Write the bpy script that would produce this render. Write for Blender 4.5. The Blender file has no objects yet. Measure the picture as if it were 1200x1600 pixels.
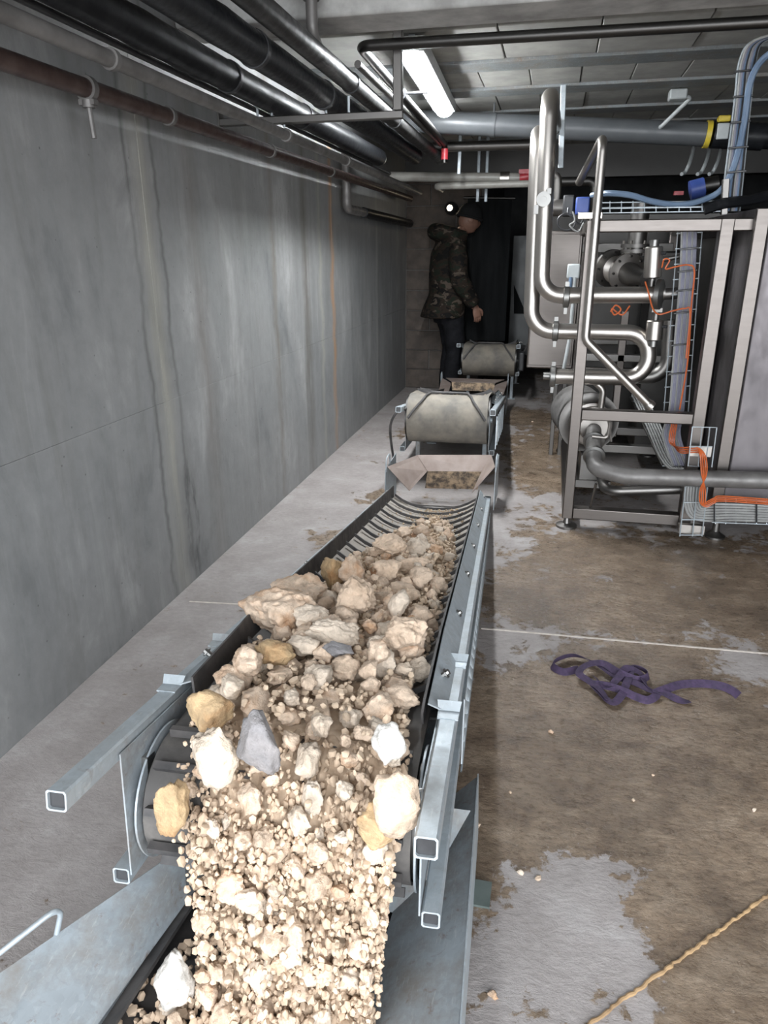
import bpy, bmesh, math, random
import numpy as np
from mathutils import Vector as V, Matrix, noise as mnoise
R_ = random.Random(7)
sc = bpy.context.scene
COL = sc.collection

# ------------------------------------------------------------------ camera
FPX = 1130.0; H = 1.4
fy = V((870-600, 800-388, FPX)).normalized()
up = -V((620-600, 800-3880, FPX)).normalized()
up = (up - fy*up.dot(fy)).normalized()
rx = fy.cross(up)
if rx.x < 0: rx = -rx
M = Matrix((rx, fy, up))                     # camera frame (x right, y up, z forward) -> world
CAMP = V((0, 0, H))
cd = bpy.data.cameras.new('camera'); cam = bpy.data.objects.new('camera', cd); COL.objects.link(cam)
cd.sensor_fit = 'VERTICAL'; cd.sensor_height = 36; cd.lens = 36*FPX/1600; cd.clip_start = .02
mw = M.to_4x4()
for i in range(3): mw[i][2] = -mw[i][2]
mw.translation = CAMP; cam.matrix_world = mw
sc.camera = cam
def ray(px, py): return M @ V((px-600, 800-py, FPX))
def atz(px, py, z=0): d = ray(px, py); return CAMP + d*((z-H)/d.z)
def aty(px, py, y): d = ray(px, py); return CAMP + d*(y/d.y)
def atx(px, py, x): d = ray(px, py); return CAMP + d*(x/d.x)

# ------------------------------------------------------------------ light, exposure
vs = sc.view_settings
vs.view_transform = 'Standard'; vs.look = 'None'; vs.exposure = 0.95; vs.gamma = 1; vs.use_curve_mapping = False
w = bpy.data.worlds.new('overcast'); sc.world = w; w.use_nodes = True
bg = w.node_tree.nodes['Background']; bg.inputs[0].default_value = (.90, .95, 1, 1); bg.inputs[1].default_value = 5.0
pl = bpy.data.lights.new('door_portal', 'AREA'); pl.shape = 'RECTANGLE'; pl.size = 4.4; pl.size_y = 2.4
po = bpy.data.objects.new('door_portal', pl); COL.objects.link(po)
po.location = (.75, -.8, 1.2); po.rotation_euler = (math.radians(90), 0, 0)
pl.cycles.is_portal = True
TUBE_STRENGTH = 88

# ------------------------------------------------------------------ materials
MATS = {}
class NB:
    def __init__(s, name):
        s.m = bpy.data.materials.new(name); s.m.use_nodes = True
        s.t = s.m.node_tree; s.b = s.t.nodes['Principled BSDF']; MATS[name] = s.m
    def n(s, ty, **kw):
        nd = s.t.nodes.new(ty)
        for k, v in kw.items():
            if k in nd.bl_rna.properties and k not in nd.inputs: setattr(nd, k, v)
            else:
                nd.inputs[k].default_value = v
        return nd
    def l(s, a, b): s.t.links.new(a, b)
    def pos(s, scale=(1,1,1), obj=False):
        src = s.n('ShaderNodeTexCoord').outputs['Object'] if obj else s.n('ShaderNodeNewGeometry').outputs['Position']
        mp = s.n('ShaderNodeMapping'); mp.inputs['Scale'].default_value = scale
        s.l(src, mp.inputs[0]); return mp.outputs[0]
    def noise(s, vec, scale, detail=5, rough=.6, dist=0):
        nd = s.n('ShaderNodeTexNoise'); nd.inputs['Scale'].default_value = scale; nd.inputs['Detail'].default_value = detail
        nd.inputs['Roughness'].default_value = rough; nd.inputs['Distortion'].default_value = dist
        s.l(vec, nd.inputs['Vector']); return nd.outputs['Fac']
    def ramp(s, fac, stops):
        nd = s.n('ShaderNodeValToRGB'); e = nd.color_ramp.elements
        while len(e) < len(stops): e.new(.5)
        for i, (p, c) in enumerate(stops):
            e[i].position = p; e[i].color = (*c, 1) if hasattr(c, '__len__') else (c, c, c, 1)
        s.l(fac, nd.inputs[0]); return nd.outputs[0]
    def mix(s, fac, a, b, mode='MIX'):
        nd = s.n('ShaderNodeMix', data_type='RGBA', blend_type=mode)
        for sock, v in ((nd.inputs[0], fac), (nd.inputs[6], a), (nd.inputs[7], b)):
            if isinstance(v, (int, float)): sock.default_value = v
            elif isinstance(v, tuple): sock.default_value = (*v, 1)
            else: s.l(v, sock)
        return nd.outputs[2]
    def math(s, op, a, b=None, c=None, clamp=False):
        nd = s.n('ShaderNodeMath', operation=op); nd.use_clamp = clamp
        for i, v in enumerate((a, b, c)):
            if v is None: continue
            if isinstance(v, (int, float)): nd.inputs[i].default_value = v
            else: s.l(v, nd.inputs[i])
        return nd.outputs[0]
    def bump(s, h, strength, dist=.01):
        nd = s.n('ShaderNodeBump'); nd.inputs['Strength'].default_value = strength; nd.inputs['Distance'].default_value = dist
        s.l(h, nd.inputs['Height']); s.l(nd.outputs[0], s.b.inputs['Normal'])
    def out(s, col=None, rough=.5, metal=0, spec=None):
        if col is not None:
            if isinstance(col, tuple): s.b.inputs['Base Color'].default_value = (*col, 1)
            else: s.l(col, s.b.inputs['Base Color'])
        if isinstance(rough, (int, float)): s.b.inputs['Roughness'].default_value = rough
        else: s.l(rough, s.b.inputs['Roughness'])
        s.b.inputs['Metallic'].default_value = metal
        if spec is not None: s.b.inputs['Specular IOR Level'].default_value = spec
        return s.m
def simple(name, c1, c2=None, rough=.5, metal=0, scale=20, stretch=(1,1,1), bump=0, lo=.35, hi=.65, bd=.004, spec=None):
    s = NB(name); v = s.pos(stretch)
    f = s.noise(v, scale)
    col = s.ramp(f, [(lo, c1), (hi, c2 or tuple(x*.75 for x in c1))])
    if bump: s.bump(f, bump, bd)
    r = s.ramp(s.noise(v, scale*2.3), [(.3, max(rough-.1, .02)), (.7, min(rough+.12, 1))])
    return s.out(col, r, metal, spec)

def m_wall():
    s = NB('cast_concrete')
    p = s.pos()
    big = s.noise(s.pos((1, 1.5, .6)), 2.2, 9, .68, .4)
    col = s.ramp(big, [(.3, (.15, .155, .157)), (.45, (.225, .227, .226)), (.55, (.245, .245, .243)), (.7, (.35, .348, .343))])
    fine = s.noise(p, 14, 8, .7)
    col = s.mix(.55, col, s.ramp(fine, [(.3, .7), (.7, 1.0)]), 'MULTIPLY')
    st = s.noise(s.pos((1, 4.5, .5)), 2.0, 7, .68, .5)               # runs of water down the wall
    col = s.mix(s.ramp(st, [(.5, 0.0), (.75, .5)]), col, (.125, .122, .112))
    st2 = s.noise(s.pos((1, 7, .4)), 1.7, 6, .66, .5)
    col = s.mix(s.ramp(st2, [(.56, 0.0), (.76, .4)]), col, (.34, .34, .33))
    sep = s.n('ShaderNodeSeparateXYZ'); s.l(p, sep.inputs[0])
    wob = s.math('MULTIPLY', s.math('SUBTRACT', s.noise(s.pos((1, .3, 2)), 2.5, 3), .5), .10)
    def band(y, wd, colr, k, zlo=-1., soft=.6):
        nonlocal col
        d = s.math('ABSOLUTE', s.math('SUBTRACT', s.math('ADD', sep.outputs[1], wob), y))
        f = s.math('SUBTRACT', 1.0, s.math('DIVIDE', d, wd), clamp=True)
        f = s.math('MULTIPLY', f, s.math('MULTIPLY', s.ramp(s.noise(s.pos((1, 10, .8)), 3, 4), [(.3, .35), (.6, 1.0)]), k))
        f = s.math('MULTIPLY', f, s.math('ADD', s.math('MULTIPLY', s.math('SUBTRACT', sep.outputs[2], zlo), soft, clamp=True), 0.0))
        col = s.mix(f, col, colr)
    band(2.62, .085, (.33, .315, .27), .7); band(2.53, .02, (.08, .08, .075), .75); band(2.72, .018, (.08, .08, .075), .7)
    band(5.02, .06, (.36, .20, .10), .95); band(4.45, .10, (.10, .09, .075), .8); band(4.75, .05, (.33, .32, .27), .7)
    band(6.35, .06, (.30, .30, .28), .8); band(3.9, .05, (.13, .11, .085), .7); band(3.0, .10, (.15, .13, .115), .5)
    # damp trail low on the wall
    dy = s.math('DIVIDE', s.math('SUBTRACT', s.math('ADD', sep.outputs[1], wob), 2.74), .05)
    dz = s.math('DIVIDE', s.math('SUBTRACT', sep.outputs[2], .27), .26)
    rr = s.math('POWER', s.math('ADD', s.math('MULTIPLY', dy, dy), s.math('MULTIPLY', dz, dz)), .5)
    ring = s.math('SUBTRACT', 1.0, s.math('MULTIPLY', s.math('ABSOLUTE', s.math('SUBTRACT', rr, .8)), 2.4), clamp=True)
    ring = s.math('MULTIPLY', ring, s.ramp(s.noise(s.pos((1, 6, 2)), 6, 5), [(.38, 0.0), (.62, 1.0)]))
    col = s.mix(s.math('MULTIPLY', ring, .85), col, (.055, .055, .055))
    vo = s.n('ShaderNodeTexVoronoi'); vo.inputs['Scale'].default_value = 16; s.l(p, vo.inputs['Vector'])
    pit = s.ramp(vo.outputs['Distance'], [(.02, 0.0), (.07, 1.0)])
    col = s.mix(.5, col, pit, 'MULTIPLY')
    h = s.math('ADD', s.math('MULTIPLY', fine, .5), s.math('MULTIPLY', pit, .6))
    s.bump(h, .4, .006)
    s.out(col, s.ramp(big, [(.3, .42), (.7, .62)]))
m_wall()

def m_floor():
    s = NB('wet_concrete')
    p = s.pos(); sep = s.n('ShaderNodeSeparateXYZ'); s.l(p, sep.inputs[0])
    n1 = s.noise(p, 2.4, 10, .72, .5); n2 = s.noise(p, 13, 9, .75, .4); n3 = s.noise(s.pos((1, 1.6, 1)), 38, 6, .75); n5 = s.noise(s.pos((.8, 1.5, 1)), 21, 8, .7, .6)
    xr = s.n('ShaderNodeMapRange', interpolation_type='SMOOTHSTEP'); xr.inputs[1].default_value = -.42; xr.inputs[2].default_value = -.02
    s.l(sep.outputs[0], xr.inputs[0])
    yr = s.n('ShaderNodeMapRange', interpolation_type='SMOOTHSTEP'); yr.inputs[1].default_value = 4.0; yr.inputs[2].default_value = 3.2
    s.l(sep.outputs[1], yr.inputs[0])
    wet = s.math('MULTIPLY', xr.outputs[0], s.math('ADD', s.math('MULTIPLY', yr.outputs[0], .75), .25))
    val = s.math('ADD', s.math('MULTIPLY', wet, .62), s.math('MULTIPLY', s.math('SUBTRACT', n1, .5), 1.5))
    val = s.math('ADD', val, s.math('MULTIPLY', s.math('SUBTRACT', n2, .5), 1.7))
    nz = s.n('ShaderNodeTexNoise'); nz.inputs['Scale'].default_value = 6.5; nz.inputs['Detail'].default_value = 8; nz.inputs['Roughness'].default_value = .7; s.l(p, nz.inputs['Vector'])
    w1 = s.n('ShaderNodeVectorMath', operation='SUBTRACT'); s.l(nz.outputs['Color'], w1.inputs[0]); w1.inputs[1].default_value = (.5, .5, .5)
    w2 = s.n('ShaderNodeVectorMath', operation='MULTIPLY_ADD'); s.l(w1.outputs[0], w2.inputs[0]); w2.inputs[1].default_value = (.42, .42, 0); s.l(p, w2.inputs[2])
    def blob(x, y, r, k):
        nonlocal val
        dv = s.n('ShaderNodeVectorMath', operation='DISTANCE'); s.l(w2.outputs[0], dv.inputs[0]); dv.inputs[1].default_value = (x, y, 0)
        f = s.math('SUBTRACT', 1.0, s.math('DIVIDE', dv.outputs['Value'], r), clamp=True)
        val = s.math('ADD', val, s.math('MULTIPLY', f, k))
    for b in ((.02, 1.10, .34, -.62), (.17, 1.25, .26, -.72), (.19, 1.40, .12, -.75), (-.02, 1.36, .09, -.5), (-.03, 2.5, .30, -.5), (.85, 2.42, .4, -.6), (.30, 2.55, .25, -.35), (.05, 3.2, .45, -.35),
              (.55, 1.8, .8, .35), (.05, 1.85, .45, .35), (-.93, 4.0, .2, .75), (-1.0, 3.35, .24, .7), (.5, 1.2, .35, .4), (.3, 3.4, .3, .3), (-.95, 5.6, .35, .6), (-.1, 5.2, .35, .5), (.0, 4.7, .5, .5), (.1, 5.6, .6, .5), (-.15, 6.4, .6, .6), (.3, 4.6, .4, .4)):
        blob(*b)
    mask = s.ramp(val, [(.24, 0.0), (.32, 1.0)])
    dry = s.ramp(s.noise(p, 4.5, 8, .65), [(.3, (.25, .222, .21)), (.55, (.33, .30, .288)), (.75, (.41, .385, .375))])
    dry = s.mix(.5, dry, s.ramp(n3, [(.3, .55), (.65, 1.0)]), 'MULTIPLY')
    brown = s.ramp(s.noise(s.pos((1, 1.5, 1)), 7, 9, .74, .4), [(.3, (.125, .086, .06)), (.5, (.26, .19, .132)), (.7, (.40, .31, .23))])
    brown = s.mix(.6, brown, s.ramp(n3, [(.3, .4), (.62, 1.0)]), 'MULTIPLY'); brown = s.mix(.8, brown, s.ramp(s.noise(p, 2.1, 5, .6, .8), [(.32, .5), (.6, 1.0)]), 'MULTIPLY'); brown = s.mix(.5, brown, s.ramp(n5, [(.35, .45), (.6, 1.0)]), 'MULTIPLY')
    col = s.mix(mask, dry, brown)
    gr = s.ramp(s.noise(p, 90, 3, .6), [(.66, 0.0), (.74, .5)])
    col = s.mix(gr, col, (.42, .37, .31))
    s.bump(s.math('ADD', s.math('ADD', s.math('MULTIPLY', n3, .7), s.math('MULTIPLY', n5, .8)), s.math('MULTIPLY', mask, .25)), .5, .012)
    s.out(col, s.mix(mask, s.ramp(n2, [(.3, .5), (.7, .72)]), s.ramp(n3, [(.3, .16), (.65, .42)])))
m_floor()

def m_galv(name='galvanized', base=(.40, .445, .475), rough=.46, dirt=.35):
    s = NB(name); p = s.pos()
    vo = s.n('ShaderNodeTexVoronoi'); vo.inputs['Scale'].default_value = 85; s.l(p, vo.inputs['Vector'])
    a = s.ramp(s.math('FRACT', s.math('MULTIPLY', vo.outputs['Color'], 1.0)), [(.0, tuple(x*.9 for x in base)), (1., tuple(min(1, x*1.07) for x in base))])
    n = s.noise(p, 7, 8, .68)
    a = s.mix(s.ramp(n, [(.45, 0.0), (.68, dirt)]), a, (.23, .19, .15)); a = s.mix(s.ramp(s.noise(p, 26, 6, .7, .5), [(.6, 0.0), (.72, dirt)]), a, (.20, .12, .075))
    sc_ = s.noise(s.pos((9, 1.2, 3)), 22, 5, .7)
    a = s.mix(s.ramp(sc_, [(.58, 0.0), (.72, .4)]), a, (.62, .62, .60))
    s.bump(n, .12, .004)
    return s.out(a, s.ramp(n, [(.3, rough-.1), (.7, rough+.16)]), .42)
m_galv(); m_galv('galvanized_worn', (.36, .40, .43), .5, .75); m_galv('galvanized_strip', (.20, .215, .22), .6, .6)

def m_rock(name, c, stain, k):
    s = NB(name); p = s.pos(obj=True)
    oi = s.n('ShaderNodeObjectInfo')
    off = s.n('ShaderNodeVectorMath', operation='ADD'); s.l(s.pos(), off.inputs[0]); s.l(oi.outputs['Random'], off.inputs[1]); v = off.outputs[0]
    n = s.noise(v, 16, 9, .7); n2 = s.noise(v, 55, 6, .7); n4 = s.noise(v, 7, 4, .6, .6)
    col = s.ramp(n, [(.3, tuple(x*.68 for x in c)), (.52, c), (.72, tuple(min(1, x*1.17) for x in c))])
    col = s.mix(s.ramp(n4, [(.52, 0.0), (.68, k)]), col, stain)
    col = s.mix(.6, col, s.ramp(n2, [(.3, .6), (.56, 1.0)]), 'MULTIPLY')
    rv = s.ramp(oi.outputs['Random'], [(0, .80), (1, 1.0)])
    col = s.mix(1.0, col, rv, 'MULTIPLY')
    s.bump(s.math('ADD', n, s.math('MULTIPLY', n2, .6)), .85, .014)
    s.out(col, .85)
m_rock('limestone_cream', (.80, .62, .47), (.56, .28, .12), .75)
m_rock('limestone_tan', (.72, .55, .41), (.34, .23, .15), .5)
m_rock('limestone_pale', (.80, .67, .54), (.55, .38, .24), .3)
m_rock('limestone_ochre', (.60, .42, .235), (.44, .20, .065), .8)
m_rock('limestone_white', (.78, .74, .68), (.6, .5, .4), .2)
m_rock('slate_grey', (.33, .315, .32), (.4, .33, .28), .3)
simple('gravel', (.55, .415, .30), (.42, .315, .225), .9, 0, 45, bump=.5)
simple('gravel_dark', (.50, .375, .27), (.36, .27, .19), .9, 0, 45, bump=.5)
simple('gravel_cream', (.58, .45, .33), (.47, .36, .26), .9, 0, 45, bump=.5)
simple('gravel_brightened', (.64, .505, .375), (.52, .40, .29), .9, 0, 45, bump=.5)  # gravel copy with lighter colour, offsetting the shade between heap stones
simple('stone_dust', (.50, .38, .25), (.36, .27, .19), .95, 0, 30, bump=.5)

def m_steel(name, c=(.56, .53, .50), rough=.27, st=(1,1,1)):
    s = NB(name); p = s.pos(st); n = s.noise(p, 9, 7, .65)
    col = s.ramp(n, [(.25, tuple(x*.9 for x in c)), (.75, c)])
    s.out(col, s.ramp(s.noise(p, 12, 5, .6), [(.3, rough-.02), (.7, rough+.03)]), 1.0)
m_steel('stainless', (.44, .41, .38), .36); m_steel('stainless_brushed', (.15, .134, .124), .38, (1, 1, 8)); m_steel('stainless_dull', (.20, .19, .18), .42)
m_steel('bright_steel', (.25, .245, .235), .42); m_steel('dark_steel', (.07, .067, .064), .4)
simple('cabinet_steel', (.16, .145, .15), (.125, .113, .118), .44, .55, 6, (1, 1, .5))
simple('black_foam', (.007, .0075, .009), (.014, .015, .017), .4, 0, 22, bump=.25, spec=.22)
simple('black_foam_dusty', (.008, .0085, .010), (.035, .036, .038), .42, 0, 9, bump=.3, lo=.55, hi=.9, spec=.22)
simple('bitumen_wrap', (.009, .009, .009), (.035, .034, .033), .45, 0, 14, bump=.5)
simple('rusty_iron', (.045, .026, .023), (.085, .058, .05), .42, .3, 12, bump=.15)
simple('weathered_zinc', (.20, .19, .183), (.125, .118, .112), .5, .4, 9)
simple('white_pipe', (.34, .33, .30), (.25, .235, .21), .4, 0, 10)
simple('black_rubber', (.030, .029, .030), (.075, .068, .065), .62, 0, 14, bump=.2)
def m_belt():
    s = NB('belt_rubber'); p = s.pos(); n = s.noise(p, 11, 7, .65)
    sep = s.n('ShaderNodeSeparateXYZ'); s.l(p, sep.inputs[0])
    mr = s.n('ShaderNodeMapRange', interpolation_type='SMOOTHSTEP'); mr.inputs[1].default_value = 1.3; mr.inputs[2].default_value = 2.3; s.l(sep.outputs[1], mr.inputs[0])  # paler toward the tail: dust, plus light from above put into the colour
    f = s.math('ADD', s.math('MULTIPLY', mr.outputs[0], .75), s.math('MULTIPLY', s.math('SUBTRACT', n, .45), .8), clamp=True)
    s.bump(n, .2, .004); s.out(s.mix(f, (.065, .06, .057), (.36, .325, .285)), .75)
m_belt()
simple('dusty_rubber', (.09, .07, .055), (.40, .29, .19), .9, 0, 26, bump=.5, lo=.4, hi=.62)
simple('belt_head_dusty', (.115, .105, .092), (.21, .185, .15), .75, 0, 9, bump=.2)
simple('pvc_grey', (.07, .075, .08), (.09, .095, .10), .4, 0, 6)
simple('yellow_plastic', (.62, .47, .04), (.5, .38, .05), .45, 0, 20)
simple('red_paint', (.45, .04, .05), (.33, .03, .04), .4, 0, 20)
simple('blue_hose', (.11, .165, .25), (.15, .21, .30), .38, 0, 12)
simple('blue_plastic', (.03, .06, .22), (.05, .08, .28), .4, 0, 12)
simple('orange_tube', (.55, .12, .03), (.45, .095, .025), .4, 0, 30)
simple('cable_grey', (.30, .30, .29), (.24, .24, .235), .5, 0, 30)
simple('cable_lilac', (.20, .20, .26), (.25, .25, .30), .45, 0, 30)
simple('black_plastic', (.022, .022, .024), (.035, .035, .037), .4, 0, 20)
simple('grey_plastic', (.40, .42, .42), (.34, .36, .36), .45, 0, 20)
simple('ceiling_panel', (.33, .325, .30), (.25, .245, .23), .85, 0, 7, bump=.1)
simple('beam_concrete', (.46, .455, .44), (.28, .275, .265), .8, 0, 8, bump=.35, bd=.008)
simple('block_concrete', (.10, .080, .066), (.062, .050, .043), .85, 0, 9, bump=.4)
simple('mortar', (.16, .15, .14), (.12, .11, .10), .9, 0, 30)
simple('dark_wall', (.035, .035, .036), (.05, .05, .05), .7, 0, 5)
simple('dark_sheet', (.004, .0046, .005), (.007, .0078, .0085), .8, 0, 3, (4, 4, .4), spec=.15)
simple('pale_sheet', (.14, .145, .145), (.11, .115, .115), .5, 0, 4)
simple('purple_webbing', (.055, .033, .075), (.03, .02, .045), .85, 0, 60, bump=.6)
simple('joint_sealant', (.34, .22, .11), (.20, .125, .065), .8, 0, 22, bump=.7)
simple('joint_filler', (.55, .50, .45), (.42, .37, .33), .8, 0, 40)
simple('painted_green', (.10, .125, .115), (.14, .165, .155), .5, .3, 16)
simple('chute_plate', (.25, .195, .17), (.34, .28, .25), .55, .35, 9)
simple('skin', (.22, .115, .08), (.19, .10, .07), .55, 0, 40)
simple('black_knit', (.004, .004, .0045), (.007, .007, .0075), .95, 0, 120, bump=.5)
simple('dark_denim', (.004, .0043, .0055), (.010, .010, .0125), .8, 0, 16, bump=.3, spec=.2)
simple('boot_leather', (.03, .025, .02), (.045, .038, .03), .5, 0, 30)
def m_camo():
    s = NB('camouflage'); v = s.pos((1, 1, 1.7))
    n = s.noise(v, 9, 4, .55, .4); n2 = s.noise(v, 11, 3, .5, .6)
    c = s.ramp(n, [(.40, (.006, .0055, .005)), (.45, (.006, .0055, .005)), (.47, (.020, .014, .010)), (.56, (.020, .014, .010)), (.58, (.012, .015, .010))])
    c = s.mix(s.ramp(n2, [(.60, 0.0), (.63, 1.0)]), c, (.07, .054, .042))
    s.bump(s.noise(v, 8, 5), .7, .04); s.out(c, .85, 0, .2)
m_camo()
def m_emit(name, c, st):
    s = NB(name); s.b.inputs['Emission Color'].default_value = (*c, 1); s.b.inputs['Emission Strength'].default_value = st
    s.out((.8, .8, .8), .4)
m_emit('tube_diffuser', (.93, .97, 1), TUBE_STRENGTH); m_emit('bulb_glow', (1, .85, .62), 14)

# ------------------------------------------------------------------ builders
def tag(o, label=None, cat=None, group=None, kind=None):
    if label: o['label'] = label
    if cat: o['category'] = cat
    if group: o['group'] = group
    if kind: o['kind'] = kind
    return o
def thing(name, label, cat, loc, group=None):
    o = bpy.data.objects.new(name, None); COL.objects.link(o); o.location = loc; o.empty_display_size = .05
    return tag(o, label, cat, group)
def fillet(pts, r, n=6):
    pts = [V(p) for p in pts]
    if r <= 0 or len(pts) < 3: return pts
    out = [pts[0]]
    for i in range(1, len(pts)-1):
        a, b, c = pts[i-1], pts[i], pts[i+1]
        d1 = (a-b); d2 = (c-b); l1, l2 = d1.length, d2.length
        d1.normalize(); d2.normalize()
        ang = d1.angle(d2)
        if ang > 3.05: out.append(b); continue
        t = min(r/math.tan(ang/2), l1*.49, l2*.49); rr = t*math.tan(ang/2)
        bis = (d1+d2).normalized(); c0 = b + bis*(rr/math.sin(ang/2))
        p1 = b+d1*t; p2 = b+d2*t; v1 = p1-c0; v2 = p2-c0
        tot = v1.angle(v2); ax = v1.cross(v2).normalized()
        for k in range(n+1):
            out.append(c0 + Matrix.Rotation(tot*k/n, 3, ax) @ v1)
    out.append(pts[-1]); return out
def spline(pts, n=8):
    pts = [V(p) for p in pts]; P = [pts[0]*2-pts[1]] + pts + [pts[-1]*2-pts[-2]]; out = []
    for i in range(1, len(P)-2):
        for k in range(n):
            t = k/n; a, b, c, d = P[i-1:i+3]
            out.append(.5*((2*b)+(c-a)*t+(2*a-5*b+4*c-d)*t*t+(3*b-a-3*c+d)*t**3))
    out.append(pts[-1]); return out
class MB:
    def __init__(s): s.v = []; s.f = []; s.sm = []
    def add(s, vs, fs, smooth=False):
        k = len(s.v); s.v += [V(x) for x in vs]; s.f += [tuple(i+k for i in f) for f in fs]; s.sm += [smooth]*len(fs); return s
    def hexa(s, p):      # 8 corners: bottom ring 0-3, top ring 4-7
        return s.add(p, [(3,2,1,0),(4,5,6,7),(0,1,5,4),(1,2,6,5),(2,3,7,6),(3,0,4,7)])
    def box(s, c, d, ax=None):
        c = V(c); x, y, z = ax or (V((1,0,0)), V((0,1,0)), V((0,0,1)))
        x, y, z = x*(d[0]/2), y*(d[1]/2), z*(d[2]/2)
        return s.hexa([c-x-y-z, c+x-y-z, c+x+y-z, c-x+y-z, c-x-y+z, c+x-y+z, c+x+y+z, c-x+y+z])
    def bbox(s, lo, hi):
        lo, hi = V(lo), V(hi); return s.box((lo+hi)/2, hi-lo)
    def tube(s, path, r, n=12, cap=True, fil=0, rs=None, sq=None, hollow=0):
        P = fillet(path, fil) if fil else [V(p) for p in path]
        q = [P[0]]
        for p in P[1:]:
            if (p-q[-1]).length > 1e-5: q.append(p)
        P = q; T = []
        for i in range(len(P)):
            T.append((P[min(i+1, len(P)-1)]-P[max(i-1, 0)]).normalized())
        ref = V((0,0,1)) if abs(T[0].z) < .9 else V((0,1,0))
        nrm = (ref-T[0]*ref.dot(T[0])).normalized(); vs = []
        if sq: n = 4
        for i, (p, t) in enumerate(zip(P, T)):
            nrm = (nrm-t*nrm.dot(t)).normalized(); b = t.cross(nrm); k = rs[i] if rs else r
            if sq:
                a, c = sq[0]/2, sq[1]/2
                vs += [p+b*x+nrm*y for x, y in ((-a,-c),(a,-c),(a,c),(-a,c))]
            else:
                vs += [p+(nrm*math.cos(2*math.pi*j/n)+b*math.sin(2*math.pi*j/n))*k for j in range(n)]
        m = len(P); fs = [(i*n+j, i*n+(j+1)%n, (i+1)*n+(j+1)%n, (i+1)*n+j) for i in range(m-1) for j in range(n)]
        s.add(vs, fs, not sq)
        if cap:
            s.add(vs[:n], [tuple(reversed(range(n)))]); s.add(vs[-n:], [tuple(range(n))])
        return s
    def cyl(s, a, b, r, n=16, r2=None):
        a, b = V(a), V(b)
        return s.tube([a, b], r, n, rs=[r, r if r2 is None else r2])
    def hollow(s, a, b, wd, wall=.003, ht=None):   # square hollow section with open ends
        a, b = V(a), V(b); t = (b-a).normalized(); ref = V((0,0,1)) if abs(t.z) < .9 else V((0,1,0))
        nz = (ref-t*ref.dot(t)).normalized(); x = t.cross(nz); h = (ht or wd)/2; q = wd/2
        c = .0035
        o = [(-q+c,-h),(q-c,-h),(q,-h+c),(q,h-c),(q-c,h),(-q+c,h),(-q,h-c),(-q,-h+c)]
        sx = (q-wall)/q; sz = (h-wall)/h
        vs = []
        for p in (a, b):
            vs += [p+x*u+nz*v for u, v in o]; vs += [p+x*u*sx+nz*v*sz for u, v in o]
        fs = []
        for j in range(8):
            k = (j+1) % 8
            fs += [(j, k, 16+k, 16+j), (8+k, 8+j, 24+j, 24+k), (k, j, 8+j, 8+k), (16+j, 16+k, 24+k, 24+j)]
        return s.add(vs, fs)
    def lathe(s, c, axis, prof, n=28, cap=True):    # profile of (along, radius)
        c = V(c); t = V(axis).normalized(); ref = V((0,0,1)) if abs(t.z) < .9 else V((0,1,0))
        x = (ref-t*ref.dot(t)).normalized(); y = t.cross(x)
        vs = [c+t*a+(x*math.cos(2*math.pi*j/n)+y*math.sin(2*math.pi*j/n))*r for a, r in prof for j in range(n)]
        m = len(prof); fs = [(i*n+j, i*n+(j+1)%n, (i+1)*n+(j+1)%n, (i+1)*n+j) for i in range(m-1) for j in range(n)]
        s.add(vs, fs, True)
        if cap:
            s.add(vs[:n], [tuple(reversed(range(n)))]); s.add(vs[-n:], [tuple(range(n))])
        return s
    def sheet(s, rows, th=.003, smooth=False):       # grid of points given a thickness
        m, n = len(rows), len(rows[0]); rows = [[V(p) for p in r] for r in rows]
        vs = [p for r in rows for p in r]; off = []
        for i in range(m):
            for j in range(n):
                a = rows[min(i+1, m-1)][j]-rows[max(i-1, 0)][j]; b = rows[i][min(j+1, n-1)]-rows[i][max(j-1, 0)]
                off.append(rows[i][j]+a.cross(b).normalized()*th)
        k = m*n; fs = []
        for i in range(m-1):
            for j in range(n-1):
                q = (i*n+j, i*n+j+1, (i+1)*n+j+1, (i+1)*n+j)
                fs += [tuple(reversed(q)), tuple(x+k for x in q)]
        rim = [j for j in range(n)] + [i*n+n-1 for i in range(1, m)] + [(m-1)*n+j for j in range(n-2, -1, -1)] + [i*n for i in range(m-2, 0, -1)]
        for a, b in zip(rim, rim[1:]+rim[:1]): fs.append((a, b, b+k, a+k))
        return s.add(vs+off, fs, smooth)
    def mesh(s, name, org=V((0,0,0)), mat=None):
        me = bpy.data.meshes.new(name); me.from_pydata([tuple(p-org) for p in s.v], [], s.f)
        me.polygons.foreach_set('use_smooth', s.sm); me.validate()
        bm = bmesh.new(); bm.from_mesh(me); bmesh.ops.recalc_face_normals(bm, faces=bm.faces); bm.to_mesh(me); bm.free(); me.set_sharp_from_angle(angle=math.radians(40))
        if mat: me.materials.append(MATS[mat])
        return me
    def build(s, name, mat, parent=None, bevel=0):
        if parent is None:
            n = len(s.v); lo = V((min(p.x for p in s.v), min(p.y for p in s.v), min(p.z for p in s.v))); hi = V((max(p.x for p in s.v), max(p.y for p in s.v), 0))
            org = V(((lo.x+hi.x)/2, (lo.y+hi.y)/2, lo.z))
        else: org = wloc(parent)
        o = bpy.data.objects.new(name, s.mesh(name, org, mat)); COL.objects.link(o)
        if parent is None: o.location = org
        else: o.parent = parent
        if bevel:
            b = o.modifiers.new('bevel', 'BEVEL'); b.width = bevel; b.segments = 2; b.limit_method = 'ANGLE'
        return o
def wloc(o):
    v = V(o.location)
    while o.parent: o = o.parent; v += V(o.location)
    return v
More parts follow.
